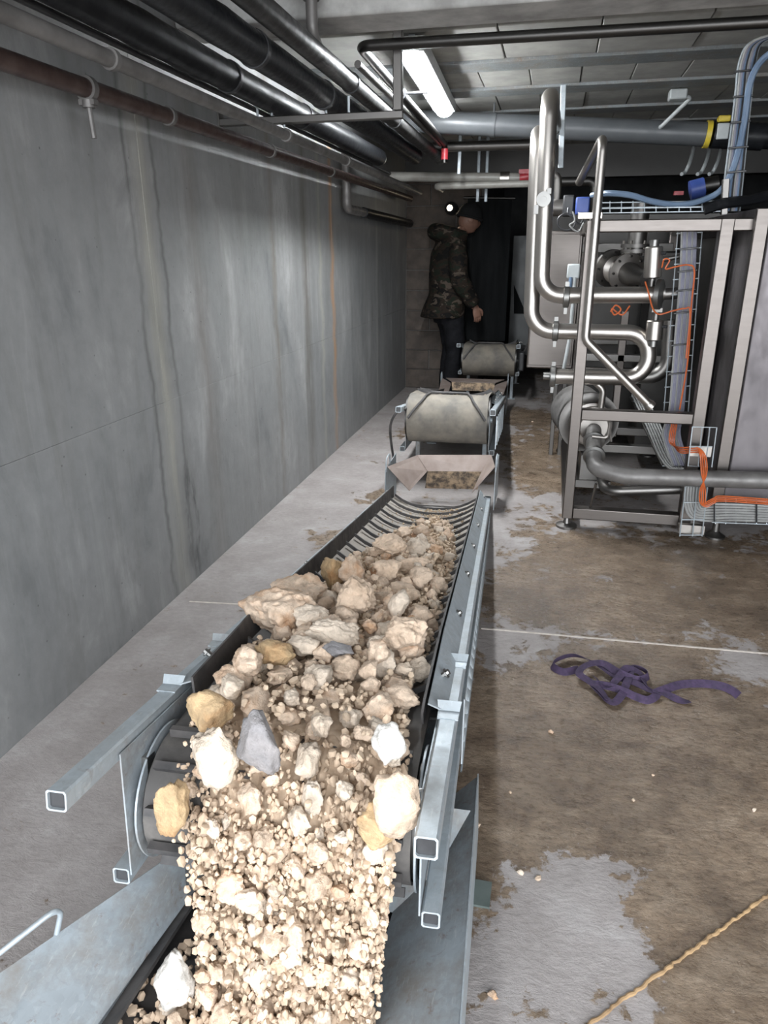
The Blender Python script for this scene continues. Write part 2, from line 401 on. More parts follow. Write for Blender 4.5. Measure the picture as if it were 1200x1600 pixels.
def linkpiece(name, mesh, parent, loc):
    o = bpy.data.objects.new(name, mesh); COL.objects.link(o); o.parent = parent; o.location = V(loc)-wloc(parent); return o
def struct(o): o['kind'] = 'structure'; return o
X3, Y3, Z3 = V((1,0,0)), V((0,1,0)), V((0,0,1))

# ------------------------------------------------------------------ the setting
WX = -1.49; CZ = 2.3; BY = 7.65
m = MB(); m.bbox((WX-.3, -7, -.2), (3.4, 12, 0)); struct(m.build('floor', 'wet_concrete'))
m = MB(); m.bbox((WX-.3, -.8, 0), (WX-.012, 12, 2.75)); wl = struct(m.build('wall_left', 'mortar'))
ys = [-.8, .55, 2.62, 5.02, 6.35, BY]
for a, b in zip(ys, ys[1:]):
    for z0, z1 in ((0, .828), (.8285, 2.7)):
        q = MB(); q.bbox((WX-.013, a+.0008, z0+.0002), (WX+R_.uniform(-.0008, .0008), b-.0008, z1)); q.build('concrete_panel', 'cast_concrete', wl, .001)
# back wall of blocks, left part
m = MB(); m.bbox((WX-.01, BY+.02, 0), (-.72, BY+.22, 2.3)); wb = struct(m.build('wall_back', 'mortar'))
for k in range(11):
    z0 = k*.2 + .004; x = WX - (.25 if k % 2 else 0)
    while x < -.72:
        a = max(x, WX+.002)+.005; b = min(x+.5, -.722)-.005
        if b-a > .04:
            q = MB(); q.bbox((a, BY+R_.uniform(-.004, .003), z0), (b, BY+.03, z0+.191)); q.build('concrete_block', 'block_concrete', wb, .005)
        x += .5
m = MB(); m.bbox((-.72, 10.4, 0), (3.4, 10.6, 2.7)); m.bbox((-.92, BY+.22, 0), (-.72, 10.5, 2.3)); struct(m.build('wall_far', 'dark_wall'))
m = MB(); m.bbox((3.0, -.8, 0), (3.2, 12, 2.7)); struct(m.build('wall_right', 'dark_wall'))
m = MB(); m.bbox((WX-.3, -.8, CZ+.06), (3.2, 12, CZ+.4)); cl = struct(m.build('ceiling', 'mortar'))
jy = [2.55, 4.34, 5.02, 5.80, 6.47, 7.15, 7.85, 8.5]
pitch = .275
for i in range(1, len(jy)-1):
    y0, y1 = jy[i]+.103, jy[i+1]-.103
    x = WX + R_.uniform(0, .1)-.15
    while x < 3.0:
        a, b = max(x, WX+.002), min(x+pitch, 2.998)
        if b-a > .03:
            q = MB(); q.bbox((a+.0025, y0, CZ+R_.uniform(-.002, .004)), (b-.0025, y1, CZ+.07)); q.build('ceiling_panel', 'ceiling_panel', cl, .004)
        x += pitch
for y0, y1 in ((3.30, 3.62), (3.66, 4.237)):
    x = WX + R_.uniform(0, .1)-.15
    while x < 3.0:
        a, b = max(x, WX+.002), min(x+pitch*1.6, 2.998)
        q = MB(); q.bbox((a+.0025, y0+.003, CZ+R_.uniform(-.002, .004)), (b-.0025, y1-.003, CZ+.07)); q.build('ceiling_panel', 'ceiling_panel', cl, .004)
        x += pitch*1.6
for y in jy[1:]:
    q = MB(); q.bbox((WX+.002, y-.10, CZ-.014), (2.998, y+.10, CZ+.07)); q.build('ceiling_joist', 'galvanized_strip', cl, .003)
# the deep concrete beam over the entrance
m = MB(); m.bbox((WX, 2.985, 2.20), (3.0, 3.225, CZ+.1)); struct(m.build('trim_1', 'beam_concrete', None, .012))
m = MB(); m.bbox((WX, 7.6, 2.02), (3.0, 7.8, CZ+.05)); struct(m.build('trim_2', 'dark_steel'))
# saw-cut joints in the floor
for n_, a, b, wd in (('trim_3', atz(296, 940), atz(384, 945), .008), ('trim_4', atz(752, 982), atz(1215, 1023), .009)):
    t = (b-a).normalized(); m = MB(); m.box((a+b)/2+V((0,0,.0008)), ((b-a).length, wd, .0026), (t, Z3.cross(t), Z3)); struct(m.build(n_, 'joint_filler'))
a, b = atz(905, 1612), atz(1230, 1378); pts = []; N = 90
for i in range(N+1):
    p = a.lerp(b, i/N); p.z = .0015 + .001*math.sin(i*2.1); p += V((1, -1, 0))*R_.uniform(-.0015, .0015); pts.append(p)
m = MB(); m.tube(pts, .006, 8, rs=[R_.uniform(.0028, .0052) for _ in pts]); struct(m.build('trim_5', 'joint_sealant'))

# ------------------------------------------------------------------ conveyors
class Frame:
    def __init__(s, o, d):
        s.o = V(o); s.t = V(d).normalized(); s.u = s.t.cross(Z3).normalized(); s.w = s.u.cross(s.t).normalized()
    def __call__(s, a, u, w): return s.o + s.t*a + s.u*u + s.w*w
    def box(s, m, c, d): return m.box(s(*c), d, (s.u, s.t, s.w))    # d = (u, s, w) sizes
WT = [-.028]
def belt_w(u, s, s0): # trough profile
    k = min(1, max(0, (s-s0)/.35)); return WT[0] + (-.028-WT[0])*min(1, max(0, (s-s0)/2.0)) - .03*k*(1-(u/.24)**2) + .030*k*(abs(u)/.24)**3
def conveyor(name, label, F, Ls, hw, drum_s, drum_r, beltmat, ncleat, skirt_from, near=False, head_u=.245, legs=(.9,), tube_lo_s=.17, wt=-.028, wrap=False):
    T = thing(name, label, 'conveyor', (F(Ls/2, 0, 0).x, F(Ls/2, 0, 0).y, 0))
    S = lambda *a: F(*a)
    WT[0] = wt; dw = wt-drum_r
    # belt: top run, round the head, return run
    rows = []; us = [head_u*(i/5-1) for i in range(11)]
    n = 36
    for i in range(n+1):
        s = Ls-.06 - (Ls-.06-drum_s)*i/n; rows.append([S(s, u, belt_w(u, s, drum_s)) for u in us])
    for k in range(1, 13):
        a = math.pi*k/12; rows.append([S(drum_s-math.sin(a)*drum_r, u, dw+math.cos(a)*drum_r) for u in us])
    for i in range(1, 7): rows.append([S(drum_s+(Ls-.1-drum_s)*i/6, u, (wt-2*drum_r)*(1-i/6) - .138*i/6) for u in us])
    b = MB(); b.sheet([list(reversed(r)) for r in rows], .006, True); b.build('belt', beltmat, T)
    # curved cleats
    cm = None
    for k in range(ncleat):
        s = Ls-.12 - k*(Ls-.2-drum_s)/ncleat; q = MB(); rr = []
        for u in us:
            bow = .035*(1-(u/head_u)**2); w0 = belt_w(u, s, drum_s)+.006
            rr.append([S(s-bow+d, u*.94, w0+h) for d, h in ((-.007, 0), (.007, 0), (.004, .013), (-.004, .013))])
        vs = [p for r in rr for p in r]; nn = len(rr)
        fs = [(i*4+j, i*4+(j+1) % 4, (i+1)*4+(j+1) % 4, (i+1)*4+j) for i in range(nn-1) for j in range(4)]
        q.add(vs, fs).add(vs[:4], [(3,2,1,0)]).add(vs[-4:], [(0,1,2,3)]); q.build('cleat', 'black_rubber', T)
    if wrap:
        for al in (.15, .75, 1.35, 1.95, 2.55):
            q = MB(); ca = S(drum_s-math.sin(al)*(drum_r+.004), 0, dw+math.cos(al)*(drum_r+.004)); rad = (ca-S(drum_s, 0, dw)).normalized(); tg = F.u.cross(rad)
            q.box(ca+rad*.008, (head_u*1.9, .014, .016), (F.u, tg, rad)); q.build('cleat', 'black_rubber', T)
    # drum with end discs
    c = S(drum_s, 0, dw); d = MB(); d.lathe(c-F.u*(head_u+.012), F.u, [(0, drum_r-.012), (2*head_u+.024, drum_r-.012)], 40); dr = d.build('head_drum', 'dark_steel', T)
    d = MB(); d.cyl(c-F.u*(hw-.01), c+F.u*(hw-.01), .017, 14); d.build('axle', 'galvanized_worn', dr)
    ps = Ls*.5; d = MB(); c2 = S(Ls-.08, 0, -.085); d.cyl(c2-F.u*head_u, c2+F.u*head_u, .045, 20); d.build('tail_drum', 'dark_steel', T)
    tw = .035
    for sg in (-1, 1):
        q = MB(); q.hollow(S(0, sg*hw, 0), S(Ls, sg*hw, 0), tw); up_ = q.build('upper_rail', 'galvanized', T); q = MB(); q.box(S(.008, sg*hw, 0), (tw-.0065, .004, tw-.0065), (F.u, F.t, F.w)); q.build('end_plug', 'black_plastic', up_)  # black plastic inserts on both rails, also standing for the shaded tube inside
        q = MB(); q.hollow(S(tube_lo_s, sg*(hw-.002), -.255), S(Ls*.72, sg*(hw-.002), -.255 + .20*(.72)), tw*.92); lo_ = q.build('lower_rail', 'galvanized', T); q = MB(); q.box(S(tube_lo_s+.008, sg*(hw-.002), -.254), (tw*.92-.0065, .004, tw*.92-.0065), (F.u, F.t, F.w)); q.build('end_plug', 'black_plastic', lo_)
        # plate closing the head end between the rails
        q = MB(); a0 = tube_lo_s+.0; q.hexa([S(a0, sg*(hw-.022)-.0015, -.25), S(a0, sg*(hw-.022)+.0015, -.25), S(Ls*.7, sg*(hw-.022)+.0015, -.25+.14), S(Ls*.7, sg*(hw-.022)-.0015, -.25+.14),
            S(a0-.02, sg*(hw-.022)-.0015, -.0), S(a0-.02, sg*(hw-.022)+.0015, -.0), S(Ls*.7, sg*(hw-.022)+.0015, -.0), S(Ls*.7, sg*(hw-.022)-.0015, -.0)])
        q.build('side_panel', 'galvanized_worn', T)
        # inclined skirt board and its bolts
        q = MB(); rows = []
        for i in range(9):
            s = skirt_from + (Ls-.1-skirt_from)*i/8; k = 1 if i else .3
            rows.append([S(s, sg*(hw-.005), .016), S(s, sg*(hw-.028), .016+.028*k), S(s, sg*(hw-.042), .016+.046*k)])
        q.sheet(rows if sg > 0 else [list(reversed(r)) for r in rows], .003); sk = q.build('skirt_board', 'galvanized', T)
        q = MB(); rows = []
        for i in range(9):
            s = skirt_from + (Ls-.1-skirt_from)*i/8; k = 1 if i else .5
            rows.append([S(s, sg*(hw-.046), .016+.050*k), S(s, sg*(hw-.05), .01), S(s, sg*(head_u-.006), -.012)])
        q.sheet(rows, .005); q.build('rubber_seal', 'black_rubber', T)
        nb = max(3, int((Ls-skirt_from)/.36))
        for k in range(nb):
            s = skirt_from+.14+(Ls-.3-skirt_from)*k/max(1, nb-1); cc = S(s, sg*(hw-.022), .036); nd = (F.u*sg*.79+F.w*.61)
            q = MB(); q.lathe(cc, nd, [(-.012, .0065), (.004, .0065), (.0045, .0115), (.007, .0115), (.0072, .0075), (.013, .0065)], 8); q.build('bolt', 'bright_steel', sk)
    # cross members under the belt, legs
    for k in range(3):
        s = drum_s+.3+k*(Ls-.9)/2.2; q = MB(); q.hollow(S(s, -hw+.02, -.10), S(s, hw-.02, -.10), .03); q.build('cross_member', 'galvanized_worn', T)
    for s in legs:
        for sg in (-1, 1):
            p = S(s, sg*(hw-.06), -.09); q = MB()
            if p.z < .12: continue
            q.hollow(V((p.x, p.y, 0.006)), p, .03); lg = q.build('leg', 'galvanized_worn', T)
            q = MB(); q.box((p.x, p.y, .003), (.07, .07, .006)); q.build('foot_plate', 'galvanized_worn', lg)
    return T

FA = Frame((-.409, .78, .60), (-.052, 1, -.173)); LA = 3.2
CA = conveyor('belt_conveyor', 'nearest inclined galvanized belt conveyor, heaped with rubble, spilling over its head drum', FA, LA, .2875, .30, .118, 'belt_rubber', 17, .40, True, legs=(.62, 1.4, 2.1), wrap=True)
# flattened clamp plates and tensioners on the near conveyor's head
for sg in (-1, 1):
    for s_, h_ in ((.40, .016), (.66, .014)):
        q = MB(); q.sheet([[FA(s_-.03, sg*.2875-.02, .019), FA(s_-.03, sg*.2875+.02, .019)], [FA(s_, sg*.2875-.021, .021), FA(s_, sg*.2875+.021, .021)], [FA(s_+.012, sg*.2875-.024, .021+h_), FA(s_+.012, sg*.2875+.024, .021+h_)]], .003)
        q.build('clamp_plate', 'galvanized', CA)
    q = MB(); hel = [FA(.26+.13*i/90, sg*.262+.011*math.cos(i*.9), -.06+.011*math.sin(i*.9)) for i in range(91)]; q.tube(hel, .0022, 6); sp = q.build('tension_spring', 'rusty_iron', CA)
    q = MB(); FA.box(q, (.235, sg*.262, -.066), (.02, .03, .045)); q.build('tension_block', 'bright_steel', CA)
    # bearing disc at the head drum
    q = MB(); q.lathe(FA(.30, sg*.252, -.146), FA.u*sg, [(0, .128), (.004, .128)], 40); q.build('drum_flange', 'galvanized_worn', CA)
# perforated guard on the outer side
q = MB()
for i in range(34):
    s = .55+i*.068; q.tube([FA(s, .311, -.02), FA(s, .311, -.255+.14*s/2.3+.05)], .0022, 5, cap=False)
for k in range(6):
    q.tube([FA(.55, .311, -.02-.034*k), FA(2.86, .311, -.02-.022*k)], .0022, 5, cap=False)
q.build('mesh_guard', 'galvanized', CA)

def hopper(T, F, s0, hw, top, back, mat, nm='hopper_plate'):
    """loading chute over a conveyor's tail: a sloped back plate, two splayed side plates, two uprights with wire handles"""
    a = s0; S = F
    q = MB(); q.sheet([[back[0], back[1]], [S(a-.12, .17, .0), S(a-.12, -.17, .0)]][::-1], .003); q.build('back_plate', mat, T)
    q = MB(); q.sheet([[S(a-.12, -.17, .004), S(a-.12, .17, .004)], [S(a-.14, -.16, -.045), S(a-.14, .16, -.045)]], .004); q.build('dusty_flap', 'stone_dust', T)
def hopA(T, F, s0, top, hwb, hwt, mat, depth=.42, flare=.05):
    S = lambda p: V(p)
    c = F(s0, 0, 0); ux = V((1, 0, 0))
    yb = c.y + .17; yf = c.y-depth+.1; zt = top
    base_z = F(s0, 0, .02).z
    def pt(x, y, z): return V((c.x+x+F.t.x/F.t.y*(y-c.y), y, z))
    def beltz(y): return F((y-F.o.y)/F.t.y, 0, .0).z+.02
    q = MB(); q.sheet([[pt(-hwt+.03, yb, zt), pt(hwt-.03, yb, zt)], [pt(-hwb+.04, yb-.19, beltz(yb-.19)+.10), pt(hwb-.04, yb-.19, beltz(yb-.19)+.10)]], .003); q.build('back_plate', mat, T)
    q = MB(); q.sheet([[pt(-hwb+.04, yb-.19, beltz(yb-.19)+.098), pt(hwb-.04, yb-.19, beltz(yb-.19)+.098)], [pt(-hwb+.05, yb-.23, beltz(yb-.23)+.025), pt(hwb-.05, yb-.23, beltz(yb-.23)+.025)]], .005); q.build('rubber_flap', 'dusty_rubber', T)
    for sg in (-1, 1):
        q = MB(); r = [[pt(sg*hwt, yb-.02, zt), pt(sg*(hwb-.03), yb-.2, beltz(yb-.2)+.09)], [pt(sg*hwt, yb-.13, zt-.005), pt(sg*(hwb-.04), yb-.27, beltz(yb-.27)+.075)], [pt(sg*(hwt-.02), yf+.02, zt-.045), pt(sg*(hwb-.05), yf-.03, beltz(yf)+.03)]]
        q.sheet(r, .003); q.build('side_plate', mat, T)
        q = MB(); x0 = sg*(hwt+.004); q.hexa([pt(x0-.002, yb-.34, .02), pt(x0+.002, yb-.34, .02), pt(x0+.002, yb+.02, .02), pt(x0-.002, yb+.02, .02), pt(x0-.002, yb-.20, zt-.07), pt(x0+.002, yb-.20, zt-.07), pt(x0+.002, yb+.02, zt), pt(x0-.002, yb+.02, zt)])
        q.build('cheek_plate', 'galvanized', T)
        q = MB(); q.tube([pt(x0, yb-.09, zt-.03), pt(x0, yb-.085, zt+.06), pt(x0, yb-.005, zt+.06), pt(x0, yb, zt-.03)], .0045, 8, fil=.025); q.build('wire_handle', 'galvanized', T)
zt_ = .27; A_ = [atz(605, 729, .26), atz(652, 711, zt_), atz(668, 736, .185), atz(640, 767, .115)]; B_ = [atz(774, 729, .26), atz(768, 711, zt_), atz(753, 737, .185), atz(738, 770, .115)]
q = MB(); q.sheet([[A_[1], B_[1]], [A_[2], B_[2]]], .003); q.build('back_plate', 'chute_plate', CA)
q = MB(); q.sheet([[A_[2], B_[2]], [atz(664, 762, .075), atz(746, 764, .075)]], .006); q.build('rubber_flap', 'dusty_rubber', CA)
for L_, sg in ((A_, -1), (B_, 1)):
    q = MB(); q.sheet([[L_[0], L_[3]], [L_[1], L_[2]]], .003); q.build('side_plate', 'chute_plate', CA)
    o0, o1 = L_[0]+V((sg*.004, -.03, 0)), L_[1].lerp(L_[0], .15)+V((sg*.03, .06, 0)); o1.x = o0.x
    q = MB(); q.hexa([V((o0.x-.0015, o0.y-.02, .02)), V((o0.x+.0015, o0.y-.02, .02)), V((o0.x+.0015, o1.y, .02)), V((o0.x-.0015, o1.y, .02)), o0+V((-.0015, 0, -.01)), o0+V((.0015, 0, -.01)), o1+V((.0015, 0, 0)), o1+V((-.0015, 0, 0))]); q.build('cheek_plate', 'galvanized', CA)
    q = MB(); q.tube([o0+V((0, .02, -.03)), o0+V((0, .025, .05)), o0+V((0, .12, .055)), o0+V((0, .125, -.03))], .0045, 8, fil=.03); q.build('wire_handle', 'galvanized', CA)

pB = aty(771, 647, 4.22); pB0 = aty(622, 639, 4.2)
FB = Frame(((pB.x+pB0.x)/2, 4.2, .498), (-.03, 1, -.15)); LB = 2.25
CB = conveyor('belt_conveyor', 'middle belt conveyor with dusty rounded head and ribbed belt, beyond the first loading chute', FB, LB, .28, .24, .15, 'belt_head_dusty', 15, .62, legs=(.45, 1.2), wt=.09)
hopA(CB, FB, LB+.12, .27, .235, .30, 'chute_plate')
# grid guard along the outer side of the middle conveyor
for k in range(7):
    q = MB(); FB.box(q, (.18+k*.24, .30, -.13), (.005, .045, .20)); q.build('guard_bar', 'galvanized', CB)
q = MB(); FB.box(q, (.18, .304, -.12), (.004, .03, .13)); q.build('reflective_strip', 'bright_steel', CB)
# a hose looping down the left of its head
hs = spline([FB(.12, -.25, .0), FB(.06, -.30, -.02), FB(.10, -.345, -.12), FB(.22, -.345, -.3), FB(.3, -.335, -.42)], 8)
q = MB(); q.tube(hs, .008, 8); q.build('air_hose', 'black_rubber', CB)
def head_cover(T, F, ds, r, hu, wt):  # the curved rubber wiper lip lying over the rounded head
    q = MB(); pts = []
    for i in range(25):
        u = -hu+2*hu*i/24; k = abs(u)/hu; a = .55+ (1-min(1, (k/.62)**6))*-.50 + max(0, k-.55)*2.2
        pts.append(F(ds-math.sin(a)*(r+.010), u, wt-r+math.cos(a)*(r+.010)))
    q.tube(pts, .008, 8); q.build('wiper_lip', 'black_rubber', T)
head_cover(CB, FB, .24, .15, .235, .09)

pC = aty(812, 541, 6.9); pC0 = aty(716, 540, 6.9)
FC = Frame(((pC.x+pC0.x)/2, 6.85, .555), (-.0, 1, -.12)); LC = 2.6
CC = conveyor('belt_conveyor', 'farthest belt conveyor with pale dusty head, in front of the dark curtain', FC, LC, .275, .24, .15, 'belt_head_dusty', 10, .62, legs=(.4, 1.3), wt=.02)
head_cover(CC, FC, .24, .15, .235, .02)
hs = spline([FC(.2, .30, -.1), FC(.3, .36, .05), FC(.5, .4, .2), FC(.7, .43, .23)], 8)
q = MB(); q.tube(hs, .009, 8); q.build('air_hose', 'black_rubber', CC)
q = MB(); q.box(FC(.06, .31, -.13), (.05, .12, .17)); q.build('gear_motor', 'black_plastic', CC, .012)

# receiving conveyor at the bottom of the picture, running towards the viewer
FD = Frame((-.44, -.9, .34), (0, 1, -.135)); LD = 2.35
TD = thing('receiving_conveyor', 'galvanized receiving conveyor under the falling rubble in the foreground, with splayed side plates', 'conveyor', (-.44, .3, 0))
us = [.24*(i/5-1) for i in range(11)]
q = MB(); q.sheet([list([FD(s, u, -.02-.02*(1-(u/.24)**2)) for u in us]) for s in [LD*i/14 for i in range(15)]], .006, True); q.build('belt', 'black_rubber', TD)
for sg in (-1, 1):
    q = MB(); q.hollow(FD(0, sg*.29, -.03), FD(LD, sg*.29, -.03), .035); q.build('side_rail', 'galvanized', TD)
    q = MB(); q.sheet([[FD(s, sg*.215, .012), FD(s, sg*.25, -.012)] for s in (0, 1.0, 2.2)], .006); q.build('rubber_seal', 'black_rubber', TD)
lw = [[V((-.905, .60, .215)), V((-.715, .47, .145))], [V((-.87, .735, .21)), V((-.70, .70, .12))], [V((-.69, 1.085, .20)), V((-.675, 1.05, .09))], [V((-.64, 1.20, .19)), V((-.66, 1.24, .075))]]
q = MB(); q.sheet(lw, .003); q.build('side_plate', 'galvanized_worn', TD)
rw = [[V((-.062, .55, .215)), V((-.25, .50, .145))], [V((-.066, .80, .205)), V((-.245, .76, .12))], [V((-.083, 1.15, .20)), V((-.24, 1.10, .09))], [V((-.10, 1.45, .19)), V((-.23, 1.42, .06))]]
q = MB(); q.sheet([list(reversed(r)) for r in rw], .003); q.build('side_plate', 'galvanized_worn', TD)
q = MB(); q.sheet([[V((-.058, .55, .225)), V((-.056, .55, .02))], [V((-.062, .8, .215)), V((-.06, .8, .02))], [V((-.08, 1.15, .21)), V((-.075, 1.15, .02))], [V((-.096, 1.45, .20)), V((-.09, 1.45, .02))]], .003); q.build('cheek_plate', 'galvanized', TD)
q = MB(); q.sheet([[V((-.68, 1.3, .20)), V((-.10, 1.3, .22))], [V((-.62, 1.12, .085)), V((-.2, 1.12, .085))]], .003); q.build('back_plate', 'galvanized_worn', TD)
h0 = [atz(-40, 1520, .24), atz(30, 1465, .262), atz(98, 1412, .275), atz(88, 1462, .20)]
q = MB(); q.tube([h0[0]+V((-.05, -.05, -.06)), h0[0], h0[1], h0[2], h0[3]], .0052, 10, fil=.02); q.build('wire_handle', 'galvanized', TD)
q = MB(); p = atz(742, 1405, .0); q.box((p.x, p.y, .02), (.07, .07, .006)); q.bbox((p.x-.06, p.y-.02, .014), (p.x-.02, p.y+.02, .026)); q.bbox((p.x-.02, p.y-.02, 0), (p.x+.02, p.y+.02, .018)); q.build('foot_plate', 'painted_green', TD)

# ------------------------------------------------------------------ rubble
def rock_mesh(seed, sub=3, ax=(1, 1, 1), chops=7, amp=.22):
    rg = random.Random(seed); bm = bmesh.new(); bmesh.ops.create_icosphere(bm, subdivisions=sub, radius=1)
    off = V((rg.uniform(-50, 50), rg.uniform(-50, 50), rg.uniform(-50, 50)))
    pls = []
    for _ in range(chops):
        d = V((rg.gauss(0, 1), rg.gauss(0, 1), rg.gauss(0, 1))).normalized(); pls.append((d, rg.uniform(.55, .86)))
    for v in bm.verts:
        p = v.co.copy()
        for d, k in pls:
            e = p.dot(d)-k
            if e > 0: p -= d*e*.92
        n = mnoise.noise(p*1.6+off)*amp + mnoise.noise(p*3.7+off)*amp*.5
        if sub > 3: n += mnoise.noise(p*8+off)*amp*.42 + mnoise.noise(p*17+off)*amp*.2
        p = p*(1+n); v.co = V((p.x*ax[0], p.y*ax[1], p.z*ax[2]))
    me = bpy.data.meshes.new('rock'); bm.to_mesh(me); bm.free()
    me.polygons.foreach_set('use_smooth', [sub > 2]*len(me.polygons)); return me
RM = ['limestone_cream']*6 + ['limestone_tan']*4 + ['limestone_pale']*3 + ['limestone_cream']
protos = []
for i in range(28):
    me = rock_mesh(100+i, 4, (1.12, .9, .72 + .25*R_.random()), 8, .24); me.materials.append(MATS[RM[i % len(RM)]]); protos.append(me)
gravel_src = []
for i in range(8):
    me = rock_mesh(300+i, 1, (1.1, .9, .8), 3, .2); gravel_src.append(([v.co.copy() for v in me.vertices], [tuple(p.vertices) for p in me.polygons])); bpy.data.meshes.remove(me)
def gadd(mb, c, r, rot, st=1):
    vs, fs = R_.choice(gravel_src); mb.add([c + rot @ (V((v.x, v.y, v.z*st))*r) for v in vs], fs)
def rrot(): return Matrix.Rotation(R_.uniform(0, 6.28), 3, V((R_.gauss(0,1), R_.gauss(0,1), R_.gauss(0,1))).normalized())

# deposit stones on the near belt, in its own (s, u) plane
S0, S1, U0, U1, dg = .28, 2.75, -.34, .27, .005
gs = np.arange(S0, S1, dg); gu = np.arange(U0, U1, dg); GU, GS = np.meshgrid(gu, gs)
HM = -.022 - .03*np.clip((GS-.3)/.35, 0, 1)*(1-(GU/.24)**2) + .03*np.clip((GS-.3)/.35, 0, 1)*(np.abs(GU)/.24)**3
HM[np.abs(GU) > .24] = .07
def left_edge(s):   # the heap keeps to the right half further back
    return np.interp(s, [.28, .55, .75, 1.0, 1.6, 1.9, 2.15, 2.45], [-.215, -.21, -.19, -.19, -.15, -.10, -.05, .03])
def right_edge(s): return np.interp(s, [.28, 1.0, 1.8, 2.2, 2.45], [.215, .215, .21, .17, .09])
def rest(s, u, rs, ru, rw):
    i0, i1 = int((s-rs-S0)/dg), int((s+rs-S0)/dg)+2; j0, j1 = int((u-ru-U0)/dg), int((u+ru-U0)/dg)+2
    i0 = max(0, i0); j0 = max(0, j0); sl = (slice(i0, i1), slice(j0, j1))
    e = 1-((GS[sl]-s)/rs)**2-((GU[sl]-u)/ru)**2; ok = e > 0
    if not ok.any(): return None
    h = rw*np.sqrt(np.where(ok, e, 0)); c = np.max(np.where(ok, HM[sl]+h, -9)); return c, sl, ok, h
def place(s, u, rs, ru, rw, sink=.0):
    r = rest(s, u, rs, ru, rw)
    if r is None: return None
    c, sl, ok, h = r; c -= sink*rw; HM[sl] = np.where(ok, np.maximum(HM[sl], c+h), HM[sl]); return c
ROCKS = []; GR = MB()
def prof_h(s): return np.interp(s, [.28, .5, .9, 1.5, 2.0, 2.45], [.018, .035, .048, .042, .025, .0])
rows_ = []
for i in range(140):
    s_ = .29+2.12*i/139; a_, b_ = left_edge(s_)-.005, right_edge(s_)+.012; rw_ = []
    for j in range(41):
        t_ = j/40; u_ = a_+(b_-a_)*t_; k_ = max(0, 1-abs(2*t_-1)**3)
        base = -.022-.03*min(1, max(0, (s_-.3)/.35))*(1-(u_/.24)**2)
        hh_ = base-.012 + (float(prof_h(s_))+.012)*k_ + .007*mnoise.noise(V((s_*60, u_*60, 0)))*k_ + .006*mnoise.noise(V((s_*25, u_*25, 3)))*k_
        rw_.append((s_, u_, hh_))
        ii, jj = int((s_-S0)/dg), int((u_-U0)/dg)
        HM[max(0, ii-2):ii+3, max(0, jj-1):jj+2] = np.maximum(HM[max(0, ii-2):ii+3, max(0, jj-1):jj+2], hh_)
    rows_.append(rw_)
GR.sheet([[FA(*q_) for q_ in rw_] for rw_ in rows_], .006, True)
def put_rock(me, pos, scale, rot, label, group, mat=None):
    o = bpy.data.objects.new('rock', me); COL.objects.link(o); o.matrix_world = Matrix.Translation(pos) @ rot.to_4x4() @ Matrix.Diagonal((*scale, 1))
    tag(o, label, 'rock', group); ROCKS.append(o); return o
BR = Matrix((FA.u, FA.t, FA.w)).transposed()      # belt axes: x=u, y=s, z=w
def hgt(s): return np.interp(s, [.28, .5, .9, 1.5, 2.0, 2.45], [.03, .045, .06, .055, .04, .012])
def deposit(n, rlo, rhi, tries, indiv, cap=1.0, smax=2.45):
    for _ in range(n):
        best = None
        r = R_.uniform(rlo, rhi)
        for _t in range(tries):
            s = R_.uniform(S0+.02, smax); a, b = left_edge(s)+r*.7, right_edge(s)-r*.7
            if b <= a: continue
            u = R_.uniform(a, b); q = rest(s, u, r*1.05, r*1.05, r*.8)
            if q is None: continue
            lim = -.02 + hgt(s)*cap*(1-.45*((2*(u-a)/(b-a)-1)**2))
            if q[0] > lim+.03: continue
            key = q[0]-lim
            if best is None or key < best[0]: best = (key, s, u)
        if not best: continue
        _, s, u = best; c = place(s, u, r*1.05, r*1.05, r*.8, .12)
        yaw = Matrix.Rotation(R_.uniform(0, 6.28), 3, 'Z') @ Matrix.Rotation(R_.gauss(0, .25), 3, 'X')
        if indiv:
            sc_ = r*R_.uniform(.98, 1.1)
            put_rock(R_.choice(protos), FA(s, u, c), (sc_, sc_, sc_*1.02), BR @ yaw, 'small beige limestone lump in the heap on the nearest conveyor belt', 'limestone lumps in the heap')
        else: gadd(GR, FA(s, u, c), r*1.1, rrot())
deposit(700, .006, .012, 4, False)
deposit(60, .022, .038, 6, True); deposit(45, .020, .034, 8, True, 1.25, .85)
deposit(900, .006, .013, 4, False)
deposit(50, .016, .030, 6, True)
deposit(600, .005, .010, 3, False)
